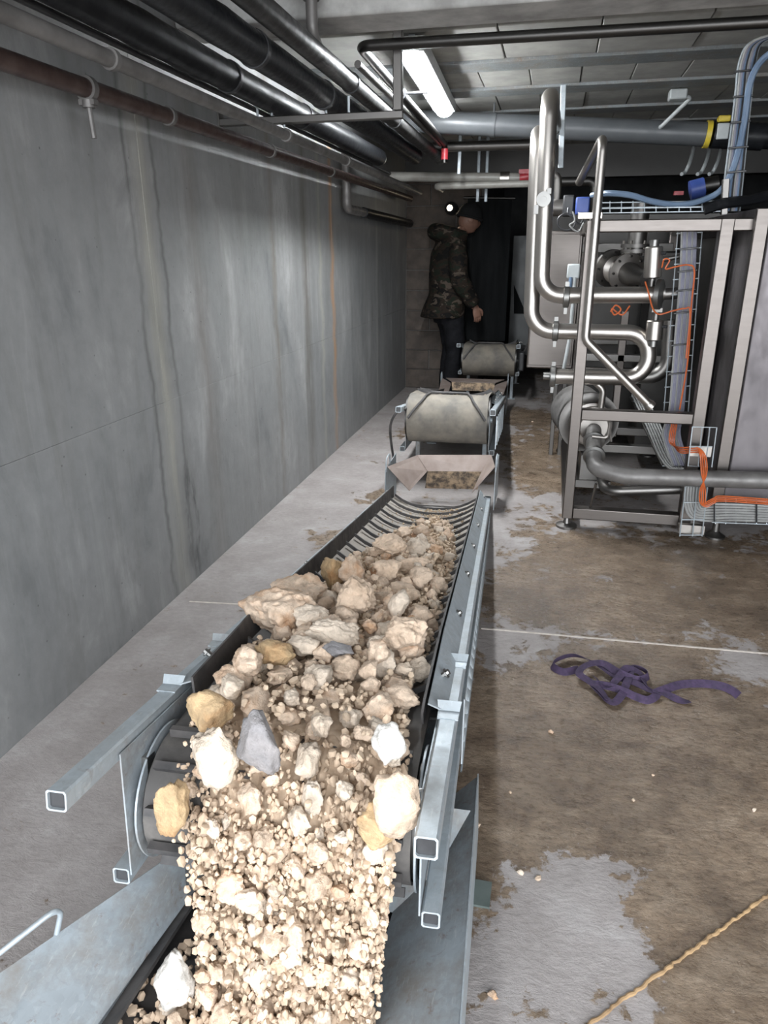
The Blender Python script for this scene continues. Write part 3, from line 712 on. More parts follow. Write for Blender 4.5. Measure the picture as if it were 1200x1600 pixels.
# the large stones, one by one: picture position of the centre, semi-axes (u, s, w), material, seed, label
BIG = [((436, 958), (.084, .08, .078), 'limestone_cream', 11, 'largest cream boulder with orange stains, overhanging the left edge of the near belt'),
       ((468, 925), (.072, .07, .045), 'limestone_cream', 12, 'flat ragged cream boulder lying just behind the largest boulder'),
       ((522, 900), (.045, .05, .05), 'limestone_ochre', 13, 'orange brown stone left of centre on the belt, behind the flat cream boulder'),
       ((550, 908), (.046, .05, .045), 'limestone_cream', 14, 'cream stone with an orange crust beside the orange brown stone'),
       ((552, 962), (.054, .045, .05), 'limestone_tan', 15, 'tan domed stone in the middle of the heap'),
       ((484, 985), (.042, .035, .036), 'limestone_pale', 16, 'pale knobbly stone at the lower right of the largest boulder'),
       ((523, 1008), (.062, .03, .030), 'limestone_pale', 17, 'flat pale oval slab in front of the tan domed stone'),
       ((628, 1008), (.056, .045, .045), 'limestone_tan', 18, 'blocky tan stone on the right side of the heap'),
       ((655, 962), (.042, .03, .028), 'limestone_cream', 19, 'smooth oval cream stone near the right skirt of the belt'),
       ((620, 968), (.03, .034, .036), 'limestone_pale', 20, 'pale upright stone left of the smooth oval cream stone'),
       ((598, 958), (.03, .03, .026), 'limestone_tan', 21, 'round brown stone between the tan domed stone and the pale upright stone'),
       ((606, 872), (.055, .04, .042), 'limestone_tan', 22, 'long tan stone with a dark underside near the far end of the heap'),
       ((652, 862), (.045, .035, .038), 'limestone_pale', 23, 'pale angular stone at the right of the heap\'s far end'),
       ((631, 836), (.03, .03, .028), 'limestone_cream', 24, 'left stone of the farthest pair on the belt'),
       ((658, 835), (.032, .03, .028), 'limestone_tan', 25, 'right stone of the farthest pair on the belt'),
       ((606, 905), (.042, .04, .034), 'limestone_tan', 27, 'rounded tan stone in the middle of the heap\'s far half'),
       ((643, 890), (.055, .03, .03), 'limestone_tan', 28, 'long ridged tan stone lying across the far half of the heap'),
       ((655, 912), (.04, .045, .034), 'limestone_cream', 29, 'wedge shaped cream stone on the right of the far half of the heap'),
       ((428, 1035), (.04, .03, .026), 'limestone_ochre', 30, 'yellowish stone below the largest boulder'),
       ((388, 1050), (.036, .03, .028), 'limestone_cream', 31, 'cream stone at the left border of the heap, near the belt head'),
       ((475, 1022), (.035, .028, .024), 'limestone_pale', 32, 'pale stone below the pale knobbly stone'),
       ((528, 1036), (.034, .02, .018), 'slate_grey', 33, 'grey flat stone below the pale oval slab'),
       ((590, 1042), (.03, .026, .024), 'limestone_cream', 34, 'cream stone left of and below the blocky tan stone'),
       ((655, 1030), (.03, .03, .028), 'limestone_pale', 35, 'pale rounded stone against the right skirt'),
       ((500, 1060), (.035, .03, .028), 'limestone_pale', 36, 'pale chunk in the middle of the belt head'),
       ((630, 1075), (.034, .03, .026), 'limestone_cream', 37, 'cream chunk at the right of the belt head')]
def on_belt(px, py, w=.03):
    d = ray(px, py); n = FA.w; t = (FA.o+n*w-CAMP).dot(n)/d.dot(n); p = CAMP+d*t-FA.o
    return p.dot(FA.t), p.dot(FA.u)
order = sorted(BIG, key=lambda b: (b[0] == (436, 958)))
for (px, py), (ru, rs, rw), mt, seed, lab in order:
    s, u = on_belt(px, py, .035+rw*.4); c = place(s, u, rs*.8, ru*.8, rw*.85, .35)
    if c is None: continue
    me = rock_mesh(seed, 5 if ru > .05 else 4, (1, 1, 1), 15, .26); me.materials.append(MATS[mt])
    put_rock(me, FA(s, u, c), (ru*1.1, rs*1.1, rw*1.1), BR @ Matrix.Rotation(R_.uniform(-.25, .25), 3, 'Z'), lab, 'limestone boulders on the near belt')
deposit(20, .012, .02, 4, True, 1.3); deposit(26, .017, .029, 6, True, 1.45, .9); deposit(250, .004, .008, 4, False, 1.2, .85)
deposit(500, .004, .008, 3, False, 1.2)
# dust and crumbs on the empty part of the belt
DU = MB(); WT[0] = -.028
for _ in range(900):
    s = R_.uniform(2.1, 3.05); u = R_.gauss(.03, .055) if R_.random() < .8 else R_.uniform(-.2, .2)
    if abs(u) > .2: continue
    gadd(DU, FA(s, u, belt_w(u, s, .3)+.008), R_.uniform(.002, .0065), rrot())
tag(DU.build('stone_crumbs', 'stone_dust'), 'sandy crumbs sprinkled on the empty ribbed belt near the loading chute', 'gravel', None, 'stuff')
WT[0] = .09
for F_, n_, l_ in ((FB, 220, 'sandy crumbs on the middle conveyor belt'), ):
    DU = MB()
    for _ in range(n_):
        s = R_.uniform(.25, 2.1); u = R_.gauss(.02, .07)
        if abs(u) > .2: continue
        gadd(DU, F_(s, u, belt_w(u, s, .24)+.008), R_.uniform(.003, .008), rrot())
    tag(DU.build('stone_crumbs', 'stone_dust'), l_, 'gravel', None, 'stuff')

# stones leaving the head drum and falling, frozen in the air
def fall(tau, depth):       # tau 0..1 along the fall, depth off the drum
    if tau < .22:
        a = tau/.22*1.25; r = .122+depth; return FA(.30-math.sin(a)*r, 0, -.146+math.cos(a)*r)
    k = (tau-.22)/.78; p = FA(.30-math.sin(1.25)*(.122+depth), 0, -.146+math.cos(1.25)*(.122+depth))
    return p + V((0, -.10*k, -.36*k*(.55+.45*k)))
taken = []
def free(p, r, k=.82):
    for q, rr in taken:
        if (p-q).length < (r+rr)*k: return False
    return True
FALL = [((330, 1110), .048, 'limestone_ochre', 'yellowish tan stone tipping over the left of the belt head', (1.0, .7, .8), .12, .05),
        ((405, 1165), .052, 'slate_grey', 'grey slate stone falling near the left of the stream', (.8, .7, 1.15), .25, .07),
        ((608, 1162), .028, 'limestone_white', 'white stone falling at the right of the stream', (.9, .8, 1.2), .25, .07),
        ((268, 1262), .040, 'limestone_ochre', 'tan stone falling alone at the far left of the stream', (.7, .7, 1.45), .5, .05),
        ((272, 1530), .046, 'limestone_white', 'large white stone at the bottom left of the falling stream', (.75, .7, 1.5), .9, .06),
        ((615, 1255), .050, 'limestone_tan', 'large tan lump falling at the right border of the stream', (.9, .7, 1.2), .45, .06),
        ((330, 1180), .045, 'limestone_pale', 'pale lump falling below the yellowish tan stone', (1., .7, 1.2), .35, .05),
        ((590, 1290), .036, 'limestone_ochre', 'ochre lump falling below the large tan lump', (.9, .7, 1.2), .45, .05)]
for (px, py), r, mt, lab, ax, tau, dp in FALL:
    y = fall(tau, dp).y; p = aty(px, py, y)
    me = rock_mesh(int(px*3+py), 4, (1, 1, 1), 8, .2); me.materials.append(MATS[mt]); taken.append((p, r))
    put_rock(me, p, (r*ax[0], r*ax[1], r*ax[2]), Matrix.Rotation(R_.uniform(-.2, .2), 3, 'Y'), lab, 'stones falling off the near belt')
def stream_u(tau):
    lo = -.165+.055*min(1, tau*1.4); hi = .222-.035*tau
    return lo, hi
cnt = 0; tr = 0
while cnt < 82 and tr < 9000:
    tr += 1; tau = R_.uniform(.0, 1.0); lo, hi = stream_u(tau); u = R_.uniform(lo, hi); r = R_.choice((.014, .018, .02, .024, .028))
    p = fall(tau, R_.uniform(.02, .055)+r*.4); p.x += u
    if not free(p, r): continue
    taken.append((p, r)); cnt += 1
    z_ = R_.uniform(1.0, 1.45)
    put_rock(R_.choice(protos), p, (r*.95, r*.9, r*z_), Matrix.Rotation(R_.uniform(0, 6.28), 3, 'Z') @ Matrix.Rotation(R_.gauss(0, .25), 3, 'X'), 'small beige limestone lump falling off the near conveyor\'s head', 'small stones falling off the near belt')
FG = MB(); rows_ = []
for i in range(90):
    tau = i/89; lo, hi = stream_u(tau); rw_ = []
    for j in range(61):
        t_ = j/60; e_ = .02*mnoise.noise(V((tau*9, 5 if t_ < .5 else 9, 0))); u_ = lo+.035+e_+(hi-lo-.05-e_)*t_
        p = fall(tau, .020+.012*mnoise.noise(V((u_*45, tau*14, 0)))+.008*mnoise.noise(V((u_*110, tau*40, 4)))); p.x += u_; rw_.append(p)
    rows_.append(rw_)
BK = MB(); BK.sheet([list(reversed(q_)) for q_ in rows_], .004, True)
FGS = [MB(), MB(), MB()]; nch = 0
while nch < 1500:
    tau = R_.random(); lo, hi = stream_u(tau); u = R_.uniform(lo-.012, hi+.012)
    if u < lo+.05 and R_.random() < .55: continue
    nch += 1; dp = abs(R_.gauss(0, .028))+.004; r0 = R_.uniform(.0032, .0085); mb = R_.choices(FGS, (5, 3, 3))[0]
    for _ in range(R_.randint(2, 6)):          # grains that left the belt one behind the other
        if tau > 1: break
        p = fall(tau, dp+R_.gauss(0, .003)); p.x += u+R_.gauss(0, .0025)
        rr = r0*R_.uniform(.75, 1.15); st_ = R_.uniform(1.2, 2.3)
        gadd(mb, p, rr, Matrix.Rotation(R_.uniform(0, 6.28), 3, 'Z') @ Matrix.Rotation(R_.gauss(0, .2), 3, 'X'), st_)
        tau += rr*st_*2.2/.48
tag(BK.build('falling_grit', 'gravel_dark'), 'brown grit at the back of the falling curtain, against the head drum', 'gravel', None, 'stuff')
for mb, mt, lab in zip(FGS, ('gravel', 'gravel_dark', 'gravel_cream'), ('tan gravel grains in the curtain pouring off the near conveyor\'s head', 'dark brown gravel grains in the curtain pouring off the near conveyor\'s head', 'palest gravel grains in the curtain pouring off the near conveyor\'s head')):
    tag(mb.build('falling_gravel', mt), lab, 'gravel', None, 'stuff')
tag(GR.build('gravel', 'gravel_brightened'), 'fine beige gravel filling the heap between the stones on the near belt', 'gravel', None, 'stuff')
# landing heap on the receiving belt
LG = MB(); k = 0
for _ in range(1500):
    x = R_.gauss(-.42, .11); y = R_.gauss(.80, .09)
    if abs(x+.44) > .23: continue
    s = (y-FD.o.y)/FD.t.y; b = FD(s, x+.44, 0).z-.02; hh = .075*math.exp(-((x+.42)/.14)**2-((y-.82)/.10)**2)
    gadd(LG, V((x, y, b+R_.random()*hh+.006)), R_.uniform(.005, .012), rrot())
tag(LG.build('landed_gravel', 'gravel'), 'gravel heap landing on the receiving belt at the bottom', 'gravel', None, 'stuff')
for _ in range(22):
    x = R_.uniform(-.60, -.26); y = R_.uniform(.72, .90); s = (y-FD.o.y)/FD.t.y; r = R_.uniform(.014, .024)
    z = FD(s, 0, 0).z + .075*math.exp(-((x+.42)/.14)**2-((y-.82)/.10)**2)
    p = V((x, y, z))
    if not free(p, r): continue
    taken.append((p, r))
    put_rock(R_.choice(protos), p, (r, r, r), Matrix.Rotation(R_.uniform(0, 6.28), 3, 'Z'), 'small stone landed on the receiving belt at the bottom', 'stones landed on the receiving belt')
# loose pebbles on the floor
peb = [((861, 1145), 'cream chip on the brown floor, below the purple strap'), ((746, 1292), 'pebble on the floor beside the near conveyor, above the foot plate'), ((813, 1365), 'left one of the two pebbles above the dry grey patch'), ((841, 1374), 'white pebble at the top of the dry grey patch'),
       ((797, 1239), 'tiny pebble on the wet floor, right of the clamp plates'), ((1020, 1212), 'tiny white chip in the middle of the brown floor'), ((990, 1251), 'small pale flake on the brown floor, right of centre'), ((770, 1558), 'tan pebble at the bottom edge, beside the receiving conveyor'), ((1178, 1267), 'pale chip on the floor near the right edge'), ((733, 1390), 'pebble near the green foot plate'), ((832, 660), 'pebble on the floor beyond the skid frame\'s left post')]
for i, ((px, py), lab) in enumerate(peb):
    p = atz(px, py, 0); r = (.0085, .0085, .008, .008, .005, .004, .006, .010, .006, .005, .012)[i]
    put_rock(protos[(0, 7, 10, 8, 2, 9, 1, 4, 10, 3, 8)[i]], p+V((0, 0, r*.55)), (r, r, r*.8), Matrix.Rotation(i*1.3, 3, 'Z'), lab, 'loose pebbles on the floor')

# ------------------------------------------------------------------ pipes under the ceiling
def pipe(name, label, path, r, mat, cat='pipe', fil=0, n=16, group=None, parts=()):
    m = MB(); m.tube(path, r, n, fil=fil); o = m.build(name, mat); tag(o, label, cat, group)
    for nm, mt, mb in parts: mb.build(nm, mt, o)
    return o
def ring(c, ax, r, wd): m = MB(); m.lathe(V(c)-V(ax)*wd/2, ax, [(0, r*.9), (0, r), (wd, r), (wd, r*.9)], 20); return m
def along(a, b, ys_): return [a.lerp(b, (y-a.y)/(b.y-a.y)) for y in ys_]
def ext(a, b, y0, y1): return along(a, b, (y0, y1))
# rusty pipe low on the wall
a, b = atx(0, 92, -1.36), atx(590, 293, -1.36); e = ext(a, b, .2, 7.2)
cl_ = [('pipe_clamp', 'weathered_zinc', ring(p, Y3, .031, .02)) for p in along(a, b, (2.62, 3.6, 4.6))]
o = pipe('wall_pipe', 'rusty brown iron pipe, lowest along the left concrete wall', e, .026, 'rusty_iron', parts=cl_)
p = along(a, b, (2.14,))[0]
q = ring(p, Y3, .034, .022); q.tube([p+V((0,0,-.03)), p+V((0,0,-.05))], .018, 10); q.tube([p+V((0,0,-.045)), p+V((.004,0,-.13))], .008, 8); q.box(p+V((0,0,-.036)), (.05, .024, .014))
q.build('clamp_with_bolt', 'weathered_zinc', o)
# zinc pipe above it
a, b = atx(0, 18, -1.19), atx(653, 300, -1.17); e = [a+(a-b)*.3, a, b, b+(b-a)*.02]
cl_ = [('pipe_clamp', 'weathered_zinc', ring(p, Y3, .027, .02)) for p in along(a, b, (2.0, 3.34, 4.3))]
pipe('zinc_pipe', 'weathered grey zinc pipe running above the rusty pipe', e, .021, 'weathered_zinc', parts=cl_)
a, b = atx(37, 0, -1.34), atx(400, 172, -1.34); pipe('thin_pipe', 'thin black pipe between the zinc pipe and black lagged pipes', ext(a, b, .8, 6.2), .011, 'black_plastic')
# lagged pipes
def lagged(name, label, a, b, y0, y1, r, mat, ringsy, endmat='white_pipe'):
    e = ext(a, b, y0, y1); d = (b-a).normalized()
    m = MB(); N = 60; P = [e[0].lerp(e[1], i/N) for i in range(N+1)]; m.tube(P, r, 20, rs=[r*(1+.05*mnoise.noise(V((i*.8, r*90, 0)))) for i in range(N+1)])
    o = m.build(name, mat); tag(o, label, 'pipe')
    for p in along(a, b, ringsy):
        ring(p, d, r*1.10, .022).build('pipe_clamp', 'black_plastic', o)
    m = MB(); m.cyl(e[1], e[1]+d*.10, r*.62, 16); m.cyl(e[1]+d*.02, e[1]+d*.05, r*.8, 16); m.build('bare_end', endmat, o)
    return o
lagged('lagged_pipe', 'left black foam lagged pipe under the ceiling, nearer the wall', atx(170, 20, -1.245), atx(590, 245, -1.245), .3, 5.4, .052, 'black_foam_dusty', (2.9, 3.75))
lagged('lagged_pipe', 'right black foam lagged pipe under the ceiling, beside the trapeze bracket', atx(282, 0, -1.0), atx(650, 245, -1.0), .3, 5.45, .052, 'black_foam', (2.55, 3.3), 'black_foam')
a, b = atx(395, 0, -.905), atx(690, 250, -.905)
e = ext(a, b, .6, 6.0)
o = pipe('wrapped_pipe', 'dark mottled wrapped pipe right of the two black lagged pipes', e, .038, 'bitumen_wrap')
p = aty(494, 88, 2.9)
pj = atx(497, 89, -.905)
m = MB(); m.tube([V((pj.x, pj.y-.06, CZ+.06)), V((pj.x, pj.y-.06, pj.z+.06)), V((pj.x, pj.y+.05, pj.z+.005))], .021, 14, fil=.05); m.lathe(V((pj.x, pj.y-.06, pj.z+.16)), Z3, [(0, .029), (.03, .029)], 16); m.build('branch_elbow', 'weathered_zinc', o)
for p in along(a, b, (3.4, 4.3)): ring(p, Y3, .042, .02).build('pipe_clamp', 'black_plastic', o)
m = MB(); pp = along(a, b, (3.3, 5.6)); m.tube([pp[0]+V((.058, 0, .045)), pp[1]+V((.058, 0, .045))], .015, 12); tag(m.build('steel_conduit', 'stainless_dull'), 'slim steel conduit beside the dark wrapped pipe', 'pipe')
# trapeze bracket
yb = 3.34; zb = aty(480, 186, yb).z; xr = aty(622, 182, yb).x
T = thing('trapeze_bracket', 'square tube bracket hung from the ceiling carrying the lagged pipes', 'bracket', (WX, yb, zb))
m = MB(); m.hollow((WX+.006, yb, zb), (xr+.02, yb, zb), .034, .003, .030); m.build('crossbar', 'stainless_dull', T)
m = MB(); m.hollow((xr, yb, zb+.018), (xr, yb, CZ-.006), .038); m.box((xr, yb, CZ-.009), (.07, .07, .006)); m.build('upright', 'stainless_dull', T)
m = MB(); m.box((WX+.005, yb, zb+.02), (.008, .05, .11)); m.build('wall_plate', 'stainless_dull', T)
for x, d in ((-1.31, .05), (-1.245, .02), (-1.0, .02), (-.90, .06), (-1.19, -.01)):
    m = MB(); m.cyl((x, yb, zb+(.018 if d > 0 else -.018)), (x, yb, zb+.018+d if d > 0 else zb-.018+d), .006, 8); m.build('threaded_rod', 'galvanized', T)
# bare steel pipe that turns along the ceiling
p0 = V((2.9, 3.26, aty(1200, 40, 3.26).z)); p1 = aty(562, 72, 3.26); p2 = atx(695, 225, -.82)
o = pipe('steel_pipe', 'bronze toned steel pipe crossing below the beam and turning back at its left end', [p0, p1, p2, p2+V((0, .0, -.12))], .021, 'dark_steel', fil=.045)
m = MB(); c = p1.lerp(p2, .35); m.lathe(c-Y3*.012, Y3, [(0, .029), (.024, .029)], 16); m.tube([c, V((xr, c.y-.0, c.z))], .007, 8); m.cyl(c+V((0,0,.02)), c+V((0,0,.06)), .008, 8); m.build('pipe_clamp', 'black_plastic', o)
m = MB(); m.cyl(p2+V((0,0,-.03)), p2+V((0,0,-.10)), .025, 14); m.build('red_collar', 'red_paint', o)
# wall elbow pipe
q0, q1, q2 = atx(540, 235, -1.42), atx(542, 326, -1.42), atx(640, 349, -1.42)
pipe('elbow_pipe', 'pipe coming down the left wall and turning along it, far end', [q0, q1, q2], .03, 'weathered_zinc', fil=.05, parts=[('lagging', 'black_foam', MB().tube([q1.lerp(q2, .2), q2], .037, 14))])
# crossing pipes at the back
a, b = aty(610, 276, 6.3), aty(812, 278, 6.3)
o = pipe('white_pipe', 'off-white pipe with red valve crossing at the back', [a, b], .036, 'white_pipe')
p = aty(790, 279, 6.3); MB().cyl(p-X3*.04, p+X3*.03, .05, 16).build('union', 'stainless', o)
p = aty(822, 275, 6.3); mm = MB(); mm.cyl(b, p+X3*.05, .034, 14); mm.box(p+V((0, -.03, .03)), (.11, .02, .03)); mm.build('red_valve', 'red_paint', o)
a, b = aty(682, 291, 6.2), aty(830, 287, 6.2); pipe('white_pipe', 'thinner off-white pipe under the one with the red valve', [a+V((0,.3,-.0)), a, b], .026, 'white_pipe', fil=.05)
a, b = aty(640, 231, 5.9), aty(862, 225, 5.9); pipe('steel_pipe', 'plain steel pipe crossing just below the grey plastic pipe', [a, b], .034, 'stainless_dull')
# big grey plastic pipe
a, b = aty(605, 188, 5.4), aty(1104, 210, 5.4); d = (b-a).normalized()
o = pipe('drain_pipe', 'wide grey plastic drain pipe with a yellow ring, crossing under the ceiling', [a, b], .070, 'pvc_grey', n=28)
m = MB(); m.lathe(b-d*.01, d, [(0, .068), (0, .079), (.03, .079), (.03, .068)], 28); m.build('yellow_ring', 'yellow_plastic', o)
m = MB(); m.lathe(b+d*.035, d, [(0, .078), (.30, .078), (.30, .068), (1.6, .068)], 28); m.build('socket', 'black_foam', o)
for px in (740, 780):
    p = a.lerp(b, (px-605)/499)
    if px == 780: mm = ring(p, d, .075, .03); mm.tube([p+V((0,0,.07)), V((p.x, p.y, CZ))], .006, 8); mm.build('pipe_clamp', 'pvc_grey', o)
p = aty(1131, 186, 5.35); m = MB(); m.box(p, (.07, .07, .035)); o = m.build('shutoff_valve', 'yellow_plastic', None, .008); tag(o, 'yellow cap on a grey box beside the drain pipe end', 'valve'); MB().box(p+V((0,0,-.07)), (.07, .07, .09)).build('grey_body', 'grey_plastic', o, .006)
# hanger strip and vertical strips at the back
for px, y0, y1, yy, lab in ((878, 155, 262, 4.9, 'galvanized hanger strip right of the tall steel pipe'), (719, 215, 272, 5.93, 'left narrow hanger strip below the drain pipe'), (748, 235, 315, 6.6, 'middle narrow hanger strip below the drain pipe'), (761, 235, 315, 6.7, 'right narrow hanger strip below the drain pipe')):
    a, b = aty(px+1, y0, yy), aty(px-2, y1, yy); t = (a-b).normalized(); m = MB(); m.hollow(b, V((a.x, a.y, CZ-.012)), .032 if yy < 5 else .026); tag(m.build('hanger_strip', 'galvanized'), lab, 'bracket')
# fluorescent lamp
a, b = V((-.690, 3.60, 2.225)), V((-.752, 5.13, 2.225)); t = (b-a).normalized(); x = t.cross(Z3)
T = thing('tube_lamp', 'bright fluorescent tube lamp on the ceiling beyond the beam', 'lamp', (a+b)/2)
prof = [(.055*math.cos(k*math.pi/10), -.045*math.sin(k*math.pi/10)) for k in range(11)]
m = MB(); vs = []
for s_, k in ((0, .75), (.03, 1), ((b-a).length-.03, 1), ((b-a).length, .75)): vs += [a+t*s_+x*u*k+Z3*v*k for u, v in prof]
m.add(vs, [(i*11+j, i*11+j+1, (i+1)*11+j+1, (i+1)*11+j) for i in range(3) for j in range(10)], True).add(vs[:11], [tuple(range(11))]).add(vs[-11:], [tuple(range(11))]); m.build('diffuser', 'tube_diffuser', T)
m = MB(); m.box((a+b)/2+V((0,0,.018)), (.135, (b-a).length+.004, .060), (x, t, Z3)); m.build('housing', 'grey_plastic', T, .006)
m = MB(); m.box(a+t*.1+V((0,0,.056)), (.03, .05, .03)); m.box(b-t*.1+V((0,0,.056)), (.03, .05, .03)); m.build('hook', 'galvanized', T)
# bulb at the back
p = aty(703, 325, 7.45)
T = thing('bulkhead_lamp', 'small glowing bulkhead lamp on the back block wall, left of the man\'s head', 'lamp', p+V((0,0,-.05)))
m = MB(); m.lathe(p, -Y3, [(-.0, .020), (.02, .026), (.04, .02), (.05, .006)], 16); m.build('bulb', 'bulb_glow', T)
m = MB(); m.lathe(p+Y3*.2, -Y3, [(0, .06), (.14, .06), (.19, .04), (.21, .03)], 18); m.build('lamp_base', 'black_plastic', T)
# ceiling junction box and conduit
p = aty(1058, 155, 5.2); p.z = CZ-.06
T = thing('junction_box', 'grey junction box under the ceiling joists', 'box', p)
m = MB(); m.box(p+V((0,0,.02)), (.10, .10, .055)); m.build('housing', 'grey_plastic', T, .008)
m = MB(); m.tube([p+V((.055, 0, .01)), p+V((.075, 0, -.0)), p+V((-.06, .10, -.13)), p+V((-.10, .4, -.14))], .012, 10, fil=.02); m.build('conduit', 'grey_plastic', T)

# ------------------------------------------------------------------ steel skid on the right
XF0, XF1, YF = .153, .735, 3.74
T = thing('skid_frame', 'stainless skid frame on disc feet to the right of the conveyors', 'frame', (XF0, YF, 0))
def bar(a, b, wd, nm, mt='stainless_brushed', ht=None): m = MB(); m.hollow(a, b, wd, .004, ht); return m.build(nm, mt, T, .002)
bar((XF0, YF, .055), (XF0, YF, 1.52), .055, 'post'); bar((XF1, YF, .075), (XF1, YF, 1.52), .06, 'post')
bar((XF0+.028, YF, 1.495), (XF1+.13, YF, 1.495), .055, 'top_rail'); bar((XF0+.028, YF, .612), (XF1-.03, YF, .612), .055, 'middle_rail'); bar((XF0+.028, YF, .085), (XF1-.03, YF, .085), .06, 'bottom_rail')
YR = 5.3
bar((XF0, YR, .055), (XF0, YR, 1.52), .055, 'post'); bar((XF1, YR, .055), (XF1, YR, 1.52), .055, 'post')
bar((XF0, YF+.03, 1.495), (XF0, YR-.03, 1.495), .05, 'depth_rail'); bar((XF0, YF+.03, .085), (XF0, YR-.03, .085), .055, 'depth_rail'); bar((XF1, YF+.03, 1.495), (XF1, YR-.03, 1.495), .05, 'depth_rail')
bar((XF0, YR, 1.40), (XF1, YR, 1.40), .06, 'rear_rail', 'stainless_dull'); bar((XF0, YR, .8), (XF1, YR, .8), .05, 'rear_rail', 'stainless_dull'); bar((XF0, 4.6, .78), (XF1, 4.6, .78), .045, 'rear_rail', 'stainless_dull')
bar((XF0+.03, 4.3, .30), (XF1, 4.3, .30), .05, 'rear_rail', 'stainless_dull'); bar((XF0+.25, 4.75, .30), (XF1, 4.75, .30), .05, 'rear_rail', 'stainless_dull')
bar((.42, 4.6, .3), (.42, 4.6, 1.05), .045, 'inner_post', 'stainless_brushed'); bar((XF0+.03, 4.6, .70), (.75, 4.6, .70), .04, 'rear_rail', 'stainless_brushed')
for x, y in ((XF0, YF), (XF0, YR), (XF1, YR)):
    m = MB(); m.lathe((x, y, 0), Z3, [(0, .055), (.012, .055), (.022, .02), (.06, .012)], 20); m.build('disc_foot', 'stainless_dull', T)
# bent round tube: from the back, forward over the top, down the post, then diagonal brace
g = [aty(905, 285, 4.55), aty(943, 214, YF-.055), aty(915, 531, YF-.055), aty(1014, 632, YF-.03)]
m = MB(); m.tube(g, .021, 16, fil=.05); m.lathe(g[3], (g[3]-g[2]), [(-.01, .022), (.0, .027), (.018, .027)], 16); m.build('guard_tube', 'stainless', T)
m = MB(); p = aty(922, 337, YF-.05); m.box(p, (.11, .03, .03)); m.build('tube_clamp', 'stainless', T, .003)
# process pipes
def clampring(c, ax, r): m = MB(); m.lathe(V(c)-V(ax)*.016, ax, [(0, r*1.02), (.004, r*1.28), (.028, r*1.28), (.032, r*1.02)], 24); m.box(V(c)+V((0, -.0, r*1.4)), (.02, .03, .03)); m.box(V(c)-V((0, 0, r*1.45)), (.016, .02, .045)); return m
YP = 3.92
top = aty(858, 163, YP); el = aty(845, 462, YP); en = aty(1028, 460, YP)
u1 = [top+V((.02, 1.0, .04)), top+V((0, 0, .045)), V((el.x, YP, el.z)), V((en.x, YP, el.z+.008))]
o = pipe('process_pipe', 'front polished steel process pipe rising tall and bending into the skid', u1, .040, 'stainless', fil=.10, n=24)
clampring(aty(885, 464, YP), X3, .042).build('pipe_clamp', 'bright_steel', o)
m = MB(); c = aty(1030, 460, YP); m.lathe(c, X3+V((0, -.35, 0)), [(-.012, .05), (-.012, .072), (.010, .072), (.010, .05)], 28); m.build('end_flange', 'bright_steel', o)
p = aty(849, 312, YP-.04); m = MB(); m.lathe(p, V((.05, -1, 0)), [(0, .022), (.03, .022), (.03, .034), (.045, .034), (.045, .014), (.040, .014)], 20); m.box(p+V((-.03, -.035, -.045)), (.02, .02, .04)); m.box(p+V((.025, -.035, .035)), (.02, .02, .025)); m.build('sample_port', 'bright_steel', o)
YQ = 4.06
t2 = aty(842, 205, YQ); e2 = aty(829, 517, YQ); r2 = aty(985, 517, YQ)
u2 = [t2+V((0, .9, .02)), t2+V((0, 0, .0)), V((e2.x, YQ, e2.z)), V((aty(1014, 517, YQ).x, YQ, e2.z)), V((aty(1014, 578, YQ).x, YQ, e2.z-.235)), V((aty(868, 585, YQ).x, YQ-.02, e2.z-.235))]
m = MB(); m.tube(fillet(u2[:3]+[u2[3], u2[4], u2[5]], .117, 8), .041, 24)
o = m.build('process_pipe', 'stainless'); tag(o, 'rear polished steel process pipe folding back in a U bend', 'pipe')
clampring(aty(868, 517, YQ), X3, .042).build('pipe_clamp', 'bright_steel', o)
c = V((aty(864, 585, YQ).x, YQ-.02, e2.z-.235)); mm = clampring(c, X3, .046); mm.cyl(c-X3*.05, c-X3*.015, .02, 12); mm.build('end_clamp', 'bright_steel', o)
p0 = aty(870, 585, YQ+.12); pipe('process_pipe', 'steel process pipe sweeping up to the right below the U bend', [V((.14, YQ+.12, p0.z-.0)), V((aty(1044, 585, YQ+.12).x, YQ+.12, p0.z)), V((aty(1046, 500, YQ+.12).x, YQ+.12, aty(1046, 500, YQ+.12).z))], .038, 'stainless_dull', fil=.10, n=20)
# pump with motor at the foot
pc = aty(928, 668, 4.05); ax = V((.18, -1, 0)).normalized()
T = thing('pump', 'round steel pump with flanged front behind the skid\'s left post', 'pump', (pc.x, pc.y+.15, 0))
m = MB(); m.lathe(pc+ax*-.5, ax, [(0, .13), (.03, .155), (.30, .155), (.32, .15)], 36); m.build('motor_body', 'weathered_zinc', T)
m = MB(); m.lathe(pc+ax*-.16, ax, [(0, .15), (0, .168), (.035, .168), (.035, .14), (.05, .12)], 36); m.build('flange', 'stainless_dull', T)
m = MB(); m.lathe(pc+ax*-.12, ax, [(0, .12), (.05, .12), (.055, .105), (.09, .105), (.095, .08), (.12, .075)], 36); m.build('volute', 'stainless', T)
m = MB(); m.tube([pc+V((.03, .05, .10)), pc+V((.035, .05, .20)), pc+V((-.05, .05, .27))], .018, 12, fil=.05); m.build('outlet', 'stainless', T)
m = MB(); m.box((pc.x, pc.y+.2, .23), (.10, .30, .14)); m.bbox((pc.x-.12, pc.y+.02, .12), (pc.x+.12, pc.y+.4, .16)); m.build('pedestal', 'stainless_dull', T)
m = MB(); m.tube([aty(950, 640, 3.9), aty(955, 690, 3.9)], .006, 8); m.tube([aty(925, 682, 3.88), aty(950, 685, 3.88), aty(953, 660, 3.88)], .008, 8, fil=.02); m.build('drain_fitting', 'stainless', T)
